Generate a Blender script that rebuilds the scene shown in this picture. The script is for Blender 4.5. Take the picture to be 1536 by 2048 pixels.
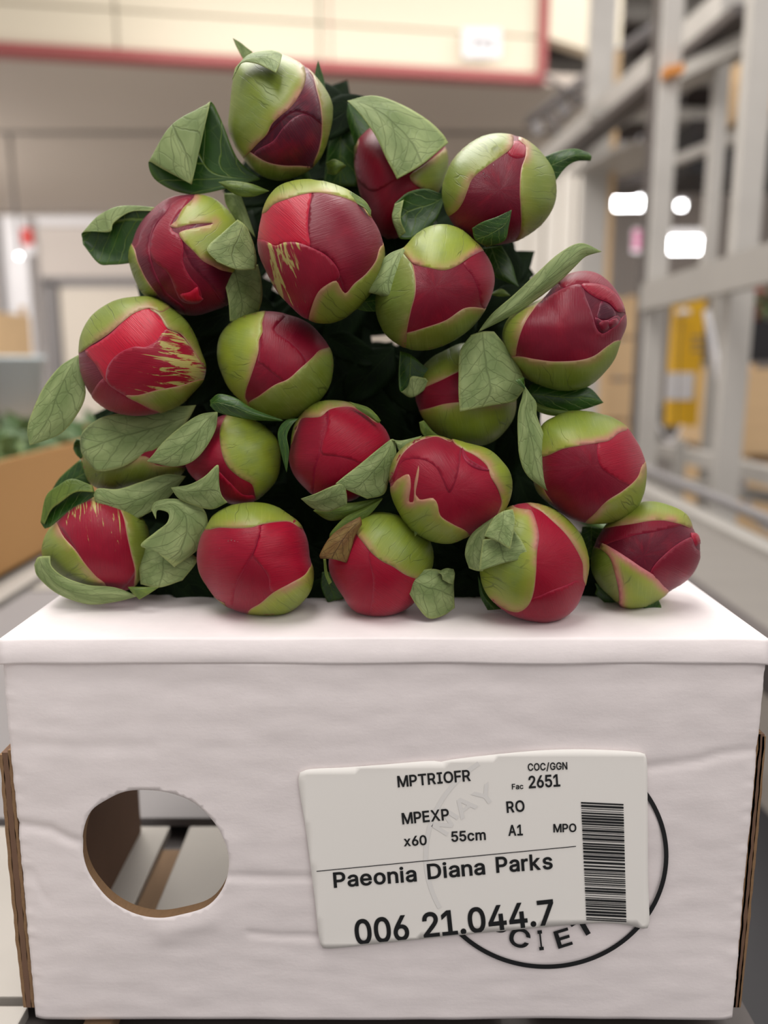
import bpy, bmesh, math, random
import numpy as np
from mathutils import Vector, Matrix, noise
from mathutils.geometry import delaunay_2d_cdt
for o in list(bpy.data.objects): bpy.data.objects.remove(o)
S = bpy.context.scene
COL = S.collection
R = math.radians
# ---------------- camera, world, lights, exposure ----------------
F = 1600.0                       # focal length in pixels of the 1536x2048 frame
PITCH = math.atan(300 / F)
CAM = Vector((0, 0, 1.0253))
cam_data = bpy.data.cameras.new('camera'); cam = bpy.data.objects.new('camera', cam_data); COL.objects.link(cam)
cam.location = CAM; cam.rotation_euler = (R(90) - PITCH, 0, 0)
cam_data.sensor_fit = 'HORIZONTAL'; cam_data.sensor_width = 36; cam_data.lens = 36 * F / 1536
cam_data.clip_start = .02; cam_data.clip_end = 200
cam_data.dof.use_dof = True; cam_data.dof.focus_distance = .326; cam_data.dof.aperture_fstop = 6.4
S.camera = cam
w = bpy.data.worlds.new('world'); S.world = w; w.use_nodes = True
w.node_tree.nodes['Background'].inputs[0].default_value = (.97, .92, .90, 1)
w.node_tree.nodes['Background'].inputs[1].default_value = .52
def area(name, loc, target, sx, sy, power, col=(1, .96, .92)):
    l = bpy.data.lights.new(name, 'AREA'); l.shape = 'RECTANGLE'; l.size = sx; l.size_y = sy; l.energy = power; l.color = col
    o = bpy.data.objects.new(name, l); COL.objects.link(o); o.location = loc
    o.rotation_euler = (Vector(target) - Vector(loc)).to_track_quat('-Z', 'Y').to_euler(); return o
area('unseen_light', (-.5, .35, 3.6), (0, .35, .9), 2.6, 1.0, 62)
area('unseen_light', (-.5, 2.7, 3.7), (0, .42, .8), 2.4, .8, 75)
area('unseen_light', (1.6, -1.6, 3.4), (0, .4, .9), 2.0, 1.4, 34)
area('unseen_light', (-5.2, 6.4, 2.2), (-1.5, 10, 1.4), 1.5, 1.0, 110)  # unseen light added to brighten the far left wall
area('unseen_light', (.2, 4.35, 2.95), (.4, 9, .8), 3.0, .3, 14)  # unseen light added to lift the back wall and ribbed cladding
area('unseen_light', (-1.5, 3.2, .5), (-1.0, 7.5, 2.9), 2.5, 1.0, 26)  # unseen low light, aimed upward to brighten the ceiling
area('unseen_light', (-1.0, 3.2, 4.4), (-1.0, 5.4, 3.2), 4.0, .6, 6)
area('unseen_light', (2.0, 3.2, 4.2), (1.6, 3.6, .5), 2.0, 3.0, 36)
area('unseen_light', (4.5, 4.6, 4.9), (4, 14, 1.5), 3.0, 1.0, 200)
S.view_settings.view_transform = 'Standard'; S.view_settings.look = 'None'
S.view_settings.gamma = 1; S.view_settings.use_curve_mapping = False
S.view_settings.exposure = 0.11
# ---------------- geometry helpers ----------------
cp, sp = math.cos(PITCH), math.sin(PITCH)
RT = Vector((1, 0, 0)); UP = Vector((0, sp, cp)); FW = Vector((0, cp, -sp))
def unp(px, py, d): return CAM + RT * ((px - 768) / F * d) + UP * (-(py - 1024) / F * d) + FW * d
def ray(px, py): return FW + RT * ((px - 768) / F) + UP * (-(py - 1024) / F)
def at(px, py, Y): r = ray(px, py); return CAM + r * (Y / r.y)
def on_z(px, py, z): r = ray(px, py); return CAM + r * ((z - CAM.z) / r.z)
def on_x(px, py, x): r = ray(px, py); return CAM + r * (x / r.x)
def tag(o, label=None, cat=None, group=None, kind=None):
    if label: o['label'] = label
    if cat: o['category'] = cat
    if group: o['group'] = group
    if kind: o['kind'] = kind
    return o
def thing(name, loc, label=None, cat=None, group=None, kind=None):
    o = bpy.data.objects.new(name, None); COL.objects.link(o); o.location = loc; o.empty_display_size = .02
    return tag(o, label, cat, group, kind)
def mesh_obj(name, verts, faces, mats, parent=None, smooth=False, world=True):
    off = Vector((0, 0, 0)) if parent is None or not world else gloc(parent)
    me = bpy.data.meshes.new(name)
    me.from_pydata([tuple(Vector(v) - off) for v in verts], [], faces)
    for m in (mats if isinstance(mats, (list, tuple)) else [mats]): me.materials.append(m)
    if smooth: me.polygons.foreach_set('use_smooth', [True] * len(me.polygons))
    me.update()
    o = bpy.data.objects.new(name, me); COL.objects.link(o)
    if parent: o.parent = parent
    return o
def gloc(o):
    v = Vector((0, 0, 0))
    while o: v = v + o.location; o = o.parent
    return v
def bm_obj(name, bm, mats, parent=None, smooth=False, bevel=0):
    if bevel: bmesh.ops.bevel(bm, geom=bm.edges[:], offset=bevel, segments=2, affect='EDGES', profile=.6)
    bmesh.ops.recalc_face_normals(bm, faces=bm.faces[:])
    off = gloc(parent) if parent else Vector((0, 0, 0))
    bmesh.ops.translate(bm, verts=bm.verts[:], vec=-off)
    me = bpy.data.meshes.new(name); bm.to_mesh(me); bm.free()
    for m in (mats if isinstance(mats, (list, tuple)) else [mats]): me.materials.append(m)
    if smooth: me.polygons.foreach_set('use_smooth', [True] * len(me.polygons))
    o = bpy.data.objects.new(name, me); COL.objects.link(o)
    if parent: o.parent = parent
    return o
def add_box(bm, a, b):
    x0, y0, z0 = a; x1, y1, z1 = b
    vs = [bm.verts.new(p) for p in ((x0,y0,z0),(x1,y0,z0),(x1,y1,z0),(x0,y1,z0),(x0,y0,z1),(x1,y0,z1),(x1,y1,z1),(x0,y1,z1))]
    for f in ((0,3,2,1),(4,5,6,7),(0,1,5,4),(1,2,6,5),(2,3,7,6),(3,0,4,7)): bm.faces.new([vs[i] for i in f])
def box(name, a, b, mat, parent=None, bevel=0):
    bm = bmesh.new(); add_box(bm, a, b); return bm_obj(name, bm, mat, parent, bevel=bevel)
def beam(name, p0, p1, wd, ht, mat, parent=None, bevel=0):
    p0, p1 = Vector(p0), Vector(p1); d = (p1 - p0).normalized()
    s = d.cross(Vector((0, 0, 1)))
    s = Vector((1, 0, 0)) if s.length < 1e-3 else s.normalized()
    u = s.cross(d).normalized(); bm = bmesh.new(); vs = []
    for p in (p0, p1):
        for a, b in ((-1,-1),(1,-1),(1,1),(-1,1)): vs.append(bm.verts.new(p + s * a * wd / 2 + u * b * ht / 2))
    for f in ((0,1,2,3),(7,6,5,4),(0,4,5,1),(1,5,6,2),(2,6,7,3),(3,7,4,0)): bm.faces.new([vs[i] for i in f])
    return bm_obj(name, bm, mat, parent, bevel=bevel)
def tube(name, pts, rad, mat, parent=None, seg=8, radii=None):
    pts = [Vector(p) for p in pts]; vs = []; fs = []
    for i, p in enumerate(pts):
        d = (pts[min(i + 1, len(pts) - 1)] - pts[max(i - 1, 0)]).normalized()
        s = d.cross(Vector((0, 0, 1)));
        s = Vector((1, 0, 0)) if s.length < 1e-3 else s.normalized()
        u = s.cross(d); r = radii[i] if radii else rad
        for k in range(seg):
            a = 2 * math.pi * k / seg; vs.append(p + s * math.cos(a) * r + u * math.sin(a) * r)
    for i in range(len(pts) - 1):
        for k in range(seg):
            a, b = i * seg + k, i * seg + (k + 1) % seg; fs.append((a, b, b + seg, a + seg))
    fs.append(tuple(range(seg))[::-1]); fs.append(tuple(range((len(pts) - 1) * seg, len(pts) * seg)))
    return mesh_obj(name, vs, fs, mat, parent, smooth=True)
# ---------------- materials ----------------
def new_mat(name):
    m = bpy.data.materials.new(name); m.use_nodes = True
    nt = m.node_tree; return m, nt, nt.nodes['Principled BSDF']
def N(nt, t, **k):
    n = nt.nodes.new(t)
    for a, v in k.items(): setattr(n, a, v)
    return n
def math_n(nt, op, a, b=None, c=None, clamp=False):
    n = N(nt, 'ShaderNodeMath', operation=op, use_clamp=clamp)
    for i, v in enumerate((a, b, c)):
        if v is None: continue
        if isinstance(v, (int, float)): n.inputs[i].default_value = v
        else: nt.links.new(v, n.inputs[i])
    return n.outputs[0]
def mixc(nt, f, a, b, mode='MIX'):
    n = N(nt, 'ShaderNodeMix', data_type='RGBA', blend_type=mode)
    for s, v in ((n.inputs[0], f), (n.inputs[6], a), (n.inputs[7], b)):
        if isinstance(v, (int, float)): s.default_value = v
        elif isinstance(v, tuple): s.default_value = (*v[:3], 1)
        else: nt.links.new(v, s)
    return n.outputs[2]
def ramp(nt, f, lo, hi):
    n = N(nt, 'ShaderNodeMapRange', interpolation_type='SMOOTHSTEP'); nt.links.new(f, n.inputs[0])
    n.inputs[1].default_value = lo; n.inputs[2].default_value = hi; return n.outputs[0]
def tex_noise(nt, vec, scale, detail=3, rough=.5, dist=0):
    n = N(nt, 'ShaderNodeTexNoise'); n.inputs['Scale'].default_value = scale; n.inputs['Detail'].default_value = detail
    n.inputs['Roughness'].default_value = rough; n.inputs['Distortion'].default_value = dist
    if vec is not None: nt.links.new(vec, n.inputs['Vector'])
    return n.outputs['Fac']
def mapping(nt, vec, sc, loc=(0, 0, 0)):
    n = N(nt, 'ShaderNodeMapping'); n.inputs['Scale'].default_value = sc; n.inputs['Location'].default_value = loc
    nt.links.new(vec, n.inputs['Vector']); return n.outputs[0]
def bump(nt, b, h, strength, dist=.001):
    n = N(nt, 'ShaderNodeBump'); n.inputs['Strength'].default_value = strength; n.inputs['Distance'].default_value = dist
    nt.links.new(h, n.inputs['Height']); nt.links.new(n.outputs[0], b.inputs['Normal'])
def srgb(r, g, b):
    f = lambda c: (c / 255 / 12.92) if c / 255 <= .04045 else ((c / 255 + .055) / 1.055) ** 2.4
    return (f(r), f(g), f(b))
def simple(name, col, rough=.6, metal=0, var=.08, scale=8, emit=0, ns=(1, 1, 1), bmp=0):
    m, nt, b = new_mat(name); tc = N(nt, 'ShaderNodeTexCoord').outputs['Object']
    f = tex_noise(nt, mapping(nt, tc, ns), scale, 4)
    nt.links.new(mixc(nt, f, tuple(c * (1 - var) for c in col), tuple(min(1, c * (1 + var)) for c in col)), b.inputs['Base Color'])
    b.inputs['Roughness'].default_value = rough; b.inputs['Metallic'].default_value = metal
    if bmp: bump(nt, b, f, bmp, .002)
    if emit:
        b.inputs['Emission Color'].default_value = (*col, 1); b.inputs['Emission Strength'].default_value = emit
    return m
def obj_attr(nt, name):
    n = N(nt, 'ShaderNodeAttribute'); n.attribute_type = 'OBJECT'; n.attribute_name = name; return n.outputs['Fac']
def geo_attr(nt, name):
    n = N(nt, 'ShaderNodeAttribute'); n.attribute_type = 'GEOMETRY'; n.attribute_name = name; return n.outputs['Fac']

def petal_mat():
    m, nt, b = new_mat('petal'); uv = N(nt, 'ShaderNodeUVMap').outputs[0]
    tint = obj_attr(nt, 'tint'); streak = geo_attr(nt, 'streak')
    fib = tex_noise(nt, mapping(nt, uv, (1.5, 26, 1)), 2.2, 3, .55, .3)
    blot = tex_noise(nt, uv, 2.2, 3)
    c = mixc(nt, tint, srgb(58, 0, 27), srgb(184, 0, 40))
    c = mixc(nt, math_n(nt, 'MULTIPLY', ramp(nt, fib, .42, .75), .42), c, srgb(108, 2, 30))
    c = mixc(nt, math_n(nt, 'MULTIPLY', ramp(nt, blot, .45, .8), .4), c, srgb(150, 8, 40))
    edge = geo_attr(nt, 'edge')
    e = math_n(nt, 'SUBTRACT', 1, ramp(nt, edge, 0, .28))
    c = mixc(nt, math_n(nt, 'MULTIPLY', e, .16), c, srgb(205, 60, 100))
    # pale green flecks running along the petal
    s1 = tex_noise(nt, mapping(nt, uv, (1.1, 7.5, 1)), 1.6, 5, .62, .9)
    th = math_n(nt, 'ADD', s1, math_n(nt, 'MULTIPLY', streak, .24))
    sm = math_n(nt, 'MULTIPLY', ramp(nt, th, .70, .76), math_n(nt, 'GREATER_THAN', streak, .02))
    c = mixc(nt, sm, c, mixc(nt, fib, srgb(140, 146, 66), srgb(186, 160, 104)))
    nt.links.new(c, b.inputs['Base Color'])
    b.inputs['Roughness'].default_value = .42; b.inputs['Specular IOR Level'].default_value = .22
    b.inputs['Sheen Weight'].default_value = .14; b.inputs['Sheen Roughness'].default_value = .45
    b.inputs['Sheen Tint'].default_value = (.95, .75, .85, 1)
    b.inputs['Subsurface Weight'].default_value = .12; b.inputs['Subsurface Radius'].default_value = (.004, .001, .001)
    b.inputs['Subsurface Scale'].default_value = .6
    bump(nt, b, math_n(nt, 'ADD', fib, math_n(nt, 'MULTIPLY', blot, 2)), .35, .0005)
    return m
def sepal_mat():
    m, nt, b = new_mat('sepal'); uv = N(nt, 'ShaderNodeUVMap').outputs[0]
    tint = obj_attr(nt, 'tint'); blush = obj_attr(nt, 'blush'); edge = geo_attr(nt, 'edge')
    nz = tex_noise(nt, uv, 3.2, 4); fib = tex_noise(nt, mapping(nt, uv, (1, 18, 1)), 2.5, 3)
    c = mixc(nt, tint, srgb(66, 86, 28), srgb(136, 151, 44))
    c = mixc(nt, math_n(nt, 'MULTIPLY', ramp(nt, nz, .35, .7), .6), c, srgb(114, 132, 64))
    c = mixc(nt, math_n(nt, 'MULTIPLY', ramp(nt, fib, .5, .8), .18), c, srgb(190, 196, 110))
    ed = math_n(nt, 'ADD', edge, math_n(nt, 'MULTIPLY', math_n(nt, 'SUBTRACT', fib, .5), .9))
    y = math_n(nt, 'MULTIPLY', math_n(nt, 'SUBTRACT', 1, ramp(nt, ed, 0, 4.2)), blush)
    c = mixc(nt, math_n(nt, 'MULTIPLY', y, .5), c, srgb(168, 164, 66))
    big = ramp(nt, tex_noise(nt, uv, 1.3, 2), .38, .62)
    p = math_n(nt, 'MULTIPLY', math_n(nt, 'SUBTRACT', 1, ramp(nt, ed, .0, 2.0)), math_n(nt, 'MULTIPLY', blush, big))
    p = math_n(nt, 'MAXIMUM', p, math_n(nt, 'MULTIPLY', math_n(nt, 'SUBTRACT', 1, ramp(nt, edge, .05, .3)), .6))
    c = mixc(nt, math_n(nt, 'MULTIPLY', p, .9, clamp=True), c, srgb(184, 96, 112))
    vo = N(nt, 'ShaderNodeTexVoronoi', feature='DISTANCE_TO_EDGE'); vo.inputs['Scale'].default_value = 1
    dv = N(nt, 'ShaderNodeVectorMath', operation='ADD')
    nc = N(nt, 'ShaderNodeTexNoise'); nc.inputs['Scale'].default_value = 3; nt.links.new(uv, nc.inputs['Vector'])
    sc = N(nt, 'ShaderNodeVectorMath', operation='SCALE'); nt.links.new(nc.outputs['Color'], sc.inputs[0]); sc.inputs['Scale'].default_value = .22
    nt.links.new(uv, dv.inputs[0]); nt.links.new(sc.outputs[0], dv.inputs[1])
    nt.links.new(mapping(nt, dv.outputs[0], (.75, 4.6, 1)), vo.inputs['Vector'])
    v = math_n(nt, 'SUBTRACT', 1, ramp(nt, vo.outputs['Distance'], .004, .022))
    vm = math_n(nt, 'MULTIPLY', v, ramp(nt, tex_noise(nt, uv, 1.6, 2), .42, .6))
    vm = math_n(nt, 'MULTIPLY', vm, ramp(nt, edge, .3, 2.2))
    c = mixc(nt, math_n(nt, 'MULTIPLY', vm, .5), c, srgb(52, 62, 22))
    nt.links.new(c, b.inputs['Base Color'])
    b.inputs['Roughness'].default_value = .45; b.inputs['Specular IOR Level'].default_value = .4
    b.inputs['Subsurface Weight'].default_value = .1; b.inputs['Subsurface Radius'].default_value = (.002, .003, .001)
    b.inputs['Subsurface Scale'].default_value = .5
    h = math_n(nt, 'SUBTRACT', math_n(nt, 'MULTIPLY', nz, 1.2), math_n(nt, 'MULTIPLY', vm, .6))
    bump(nt, b, h, .4, .0006)
    return m
def leaf_mat(name, base, base2, vein, vamt, rough, spec, net=.4, rim=None):
    m, nt, b = new_mat(name); uvn = N(nt, 'ShaderNodeUVMap').outputs[0]
    sx = N(nt, 'ShaderNodeSeparateXYZ')
    nc = N(nt, 'ShaderNodeTexNoise'); nc.inputs['Scale'].default_value = 4; nt.links.new(uvn, nc.inputs['Vector'])
    scl = N(nt, 'ShaderNodeVectorMath', operation='SCALE'); nt.links.new(nc.outputs['Color'], scl.inputs[0]); scl.inputs['Scale'].default_value = .10
    sh = N(nt, 'ShaderNodeVectorMath', operation='ADD'); nt.links.new(uvn, sh.inputs[0]); nt.links.new(scl.outputs[0], sh.inputs[1])
    off = N(nt, 'ShaderNodeVectorMath', operation='SUBTRACT'); nt.links.new(sh.outputs[0], off.inputs[0]); off.inputs[1].default_value = (.05, .05, .05)
    uv = off.outputs[0]; nt.links.new(uv, sx.inputs[0]); u, v = sx.outputs[0], sx.outputs[1]
    a = math_n(nt, 'ABSOLUTE', math_n(nt, 'SUBTRACT', v, .5))
    mid = math_n(nt, 'SUBTRACT', 1, ramp(nt, a, .004, .022))
    wv = math_n(nt, 'FRACT', math_n(nt, 'SUBTRACT', math_n(nt, 'MULTIPLY', u, 5.5), math_n(nt, 'MULTIPLY', a, 3.4)))
    wv = math_n(nt, 'ABSOLUTE', math_n(nt, 'SUBTRACT', wv, .5))
    side = math_n(nt, 'SUBTRACT', 1, ramp(nt, wv, .012, .055))
    vo = N(nt, 'ShaderNodeTexVoronoi', feature='DISTANCE_TO_EDGE'); vo.inputs['Scale'].default_value = 1
    nt.links.new(mapping(nt, uv, (6, 4.4, 1)), vo.inputs['Vector'])
    nw = math_n(nt, 'MULTIPLY', math_n(nt, 'SUBTRACT', 1, ramp(nt, vo.outputs['Distance'], .01, .05)), net)
    vv = math_n(nt, 'MAXIMUM', math_n(nt, 'MAXIMUM', mid, math_n(nt, 'MULTIPLY', side, .85)), nw)
    nz = tex_noise(nt, uvn, 2.6, 4)
    c = mixc(nt, ramp(nt, nz, .3, .72), base, base2)
    c = mixc(nt, math_n(nt, 'MULTIPLY', vv, vamt), c, vein)
    if rim:
        ed = math_n(nt, 'SUBTRACT', 1, ramp(nt, geo_attr(nt, 'edge'), .0, .06)); c = mixc(nt, math_n(nt, 'MULTIPLY', ed, .6), c, rim)
    nt.links.new(c, b.inputs['Base Color']); b.inputs['Roughness'].default_value = rough; b.inputs['Specular IOR Level'].default_value = spec
    h = math_n(nt, 'ADD', math_n(nt, 'MULTIPLY', vv, -.8), nz); bump(nt, b, h, .5, .0006)
    tr = N(nt, 'ShaderNodeBsdfTranslucent'); nt.links.new(c, tr.inputs[0])
    mx = N(nt, 'ShaderNodeMixShader'); mx.inputs[0].default_value = .18
    out = nt.nodes['Material Output']; nt.links.new(b.outputs[0], mx.inputs[1]); nt.links.new(tr.outputs[0], mx.inputs[2])
    nt.links.new(mx.outputs[0], out.inputs['Surface']); return m
M = {}
M['petal'] = petal_mat(); M['sepal'] = sepal_mat()
M['pale'] = leaf_mat('leaf_underside', srgb(118, 138, 84), srgb(158, 174, 118), srgb(78, 92, 52), .5, .6, .3, .35, srgb(178, 190, 120))
M['dark'] = leaf_mat('leaf_upper', srgb(30, 66, 16), srgb(52, 94, 24), srgb(128, 156, 66), .6, .38, .5, .12, srgb(90, 120, 50))
M['olive'] = leaf_mat('leaf_young', srgb(84, 108, 40), srgb(112, 134, 52), srgb(60, 78, 28), .4, .45, .4, .3, srgb(150, 160, 80))
M['dry'] = leaf_mat('leaf_dried', srgb(110, 78, 42), srgb(134, 112, 62), srgb(58, 40, 24), .8, .6, .3, .3, srgb(120, 80, 44))
M['deep'] = leaf_mat('leaf_gap_shade', srgb(12, 28, 10), srgb(22, 42, 14), srgb(50, 70, 30), .3, .7, .15, .1)  # leaf green darkened to put the shade of the gaps into the colour
M['stem'] = simple('stem', srgb(70, 98, 44), .5, var=.2, scale=60)
m, nt, b = new_mat('water'); b.inputs['Transmission Weight'].default_value = 1; b.inputs['IOR'].default_value = 1.33; b.inputs['Roughness'].default_value = .02; M['water'] = m
def card_mat(name, col, stretch, amp, rough=.75):
    m, nt, b = new_mat(name); tc = N(nt, 'ShaderNodeTexCoord').outputs['Object']
    f1 = tex_noise(nt, mapping(nt, tc, stretch), 60, 6, .6); f2 = tex_noise(nt, mapping(nt, tc, (5, 5, 26)), 1.6, 4, .5)
    f3 = tex_noise(nt, mapping(nt, tc, (1, 1, 1.5)), 420, 3, .7)
    c = mixc(nt, ramp(nt, f1, .3, .75), tuple(x * .965 for x in col), tuple(min(1, x * 1.02) for x in col))
    c = mixc(nt, math_n(nt, 'MULTIPLY', ramp(nt, f2, .5, .8), .05), c, srgb(196, 186, 182))
    nt.links.new(c, b.inputs['Base Color']); b.inputs['Roughness'].default_value = rough; b.inputs['Specular IOR Level'].default_value = .25
    h = math_n(nt, 'ADD', math_n(nt, 'MULTIPLY', f2, 1.6), math_n(nt, 'MULTIPLY', f3, .25)); h = math_n(nt, 'ADD', h, math_n(nt, 'MULTIPLY', f1, .5))
    bump(nt, b, h, amp, .0012); return m
M['card'] = card_mat('white_card', srgb(238, 230, 230), (1, 1, 2), .2)
M['kraft'] = simple('kraft', srgb(136, 106, 76), .85, var=.2, scale=300, ns=(1, 1, 8))
M['kraft_dark'] = simple('kraft_inside', srgb(112, 84, 66), .85, var=.1, scale=40)
M['kraft_box'] = simple('kraft_box', srgb(178, 134, 82), .8, var=.04, scale=6)
M['sticker'] = simple('sticker_paper', srgb(246, 243, 238), .5, var=.005, scale=20)
M['ink'] = simple('ink', srgb(22, 24, 26), .55, var=.1, scale=90)
M['ghost'] = simple('faint_print', srgb(235, 233, 230), .5, var=.01, scale=20)
M['steel'] = simple('galvanised_steel', srgb(190, 186, 180), .45, .08, .14, 9)
M['steel2'] = simple('painted_steel', srgb(168, 164, 158), .5, .1, .1, 5)
M['steel_dk'] = simple('dark_steel', srgb(92, 86, 84), .5, .2, .2, 7)
M['plate'] = simple('worn_steel_plate', srgb(164, 159, 152), .5, .15, .14, 14, ns=(1, 1, 1))
M['belt'] = simple('grey_belt', srgb(120, 115, 109), .6, 0, .1, 5, ns=(1, 6, 1))
M['wood_strip'] = simple('old_wood', srgb(140, 112, 84), .8, 0, .3, 20, ns=(6, 1, 1))
M['wood'] = simple('pale_wood', srgb(214, 182, 140), .7, 0, .12, 6, ns=(1, 1, 8))
M['wood2'] = simple('brown_wood', srgb(160, 128, 96), .7, 0, .15, 6)
M['cream'] = simple('cream_panel', srgb(224, 213, 190), .5, 0, .015, 2)
M['cream_wall'] = simple('cream_wall', srgb(232, 226, 216), .6, 0, .03, 2)
M['wall'] = simple('grey_white_wall', srgb(212, 202, 194), .6, 0, .03, 1.5)
M['door'] = simple('beige_door', srgb(224, 214, 200), .6, 0, .02, 2)
M['soffit'] = simple('grey_ceiling', srgb(196, 184, 172), .5, 0, .05, 1.2)
M['red'] = simple('red_trim', srgb(160, 80, 78), .5, 0, .08, 5)
M['redsign'] = simple('red_sign', srgb(214, 60, 50), .5, 0, .03, 5)
M['grey'] = simple('mid_grey', srgb(128, 124, 124), .6, 0, .08, 4)
M['black'] = simple('black_plastic', srgb(24, 22, 26), .5, 0, .2, 6)
M['darkroof'] = simple('dark_roof', srgb(70, 62, 60), .8, 0, .3, 1.5)
M['yellow'] = simple('yellow_panel', srgb(242, 188, 34), .45, 0, .05, 4)
M['orange'] = simple('orange_clip', srgb(216, 140, 60), .5, 0, .05, 4)
M['pink'] = simple('pink_sign', srgb(196, 90, 140), .5, 0, .05, 4)
M['white'] = simple('white_plastic', srgb(236, 234, 236), .5, 0, .02, 4)
M['floor'] = simple('concrete', srgb(120, 114, 108), .6, 0, .12, 2)
M['lamp'] = simple('lamp_tube', (1, 1, 1), .5, 0, 0, 1, emit=14)
M['bluewhite'] = simple('pale_blue_plastic', srgb(210, 222, 226), .5, 0, .03, 4)
M['foliage'] = simple('foliage', srgb(66, 92, 48), .6, 0, .35, 30)
M['foliage2'] = simple('pale_foliage', srgb(140, 160, 110), .6, 0, .3, 30)
# ---------------- the setting ----------------
TZ = .7479                                    # table top height
box('floor', (-8, -3, -.05), (12, 24, 0), M['floor']).__setitem__('kind', 'structure')
A = at(-60, 104, 5.0); zs = A.z
Bc = on_z(1080, 168, zs); dAB = (Bc - A).normalized()
A2 = A - dAB * 2.0
wu = thing('wall_upper', A, kind='structure')
def wall_slab(name, P, Q, z0, z1, th, mat, parent):
    P, Q = Vector(P), Vector(Q); n = Vector(((Q - P).y, -(Q - P).x, 0)).normalized() * th
    vs = [(p.x + k * n.x, p.y + k * n.y, z) for z in (z0, z1) for (p, k) in ((P, 0), (Q, 0), (Q, -1), (P, -1))]
    return mesh_obj(name, vs, [(0,1,5,4),(1,2,6,5),(2,3,7,6),(3,0,4,7),(0,3,2,1),(4,5,6,7)], mat, parent)
L = (Bc - A2).length; seam = at(400, 30, 5.2).z
splits = [0, .30, .52, .74, 1.0]
for i in range(4):
    p, q = A2 + (Bc - A2) * splits[i] + dAB * .006, A2 + (Bc - A2) * splits[i + 1] - dAB * .006
    wall_slab('panel', p, q, zs + .05, seam - .006, .08, M['cream'], wu)
    wall_slab('panel', p, q, seam + .006, zs + 1.6, .08, M['cream'], wu)
wall_slab('backing', A2 + Vector((0, .09, 0)), Bc + Vector((0, .09, 0)), zs + .02, zs + 1.6, .02, M['steel2'], wu)
wall_slab('trim', A2 + Vector((0, -.03, 0)), Bc + Vector((0, -.03, 0)), zs, zs + .055, .12, M['red'], wu)
wall_slab('trim', Bc - dAB * .02 + Vector((0, -.03, 0)), Bc + dAB * .035 + Vector((0, -.03, 0)), zs, zs + 1.6, .12, M['red'], wu)
# thin red cable hanging down the panels
g0 = at(660, 0, 5.35); tube('cable', [g0 + Vector((0, -.3, .6)), at(662, 100, 5.05), at(664, 150, 5.05)], .004, M['red'], wu)
# cream wall right of the trim
wall_slab('wall_side', Bc + dAB * .05, Bc + dAB * .62 + Vector((0, .3, 0)), at(1120, 128, 6).z, zs + 1.6, .1, M['cream'], None).__setitem__('kind', 'structure')
# notice on the panel
sg = at(962, 86, 5.35); sgn = thing('paper_notice', sg, 'white paper notice with dark scribbled figures on the red-edged cream wall', 'notice')
def on_wall(px, py, out=.03):
    r = ray(px, py); n = Vector((dAB.y, -dAB.x, 0)); t = (A + n * out - CAM).dot(n) / r.dot(n); return CAM + r * t
def wquad(name, px0, py0, px1, py1, out, mat, parent, th=.006):
    a, b_, c_, d_ = [on_wall(x, y, out) for x, y in ((px0, py0), (px1, py0), (px1, py1), (px0, py1))]
    n = Vector((dAB.y, -dAB.x, 0)) * -th
    vs = [a, b_, c_, d_, a + n, b_ + n, c_ + n, d_ + n]
    return mesh_obj(name, vs, [(3,2,1,0),(4,5,6,7),(0,1,5,4),(1,2,6,5),(2,3,7,6),(3,0,4,7)], mat, parent)
wquad('sheet', 925, 56, 1002, 116, .04, M['white'], sgn)
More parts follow.
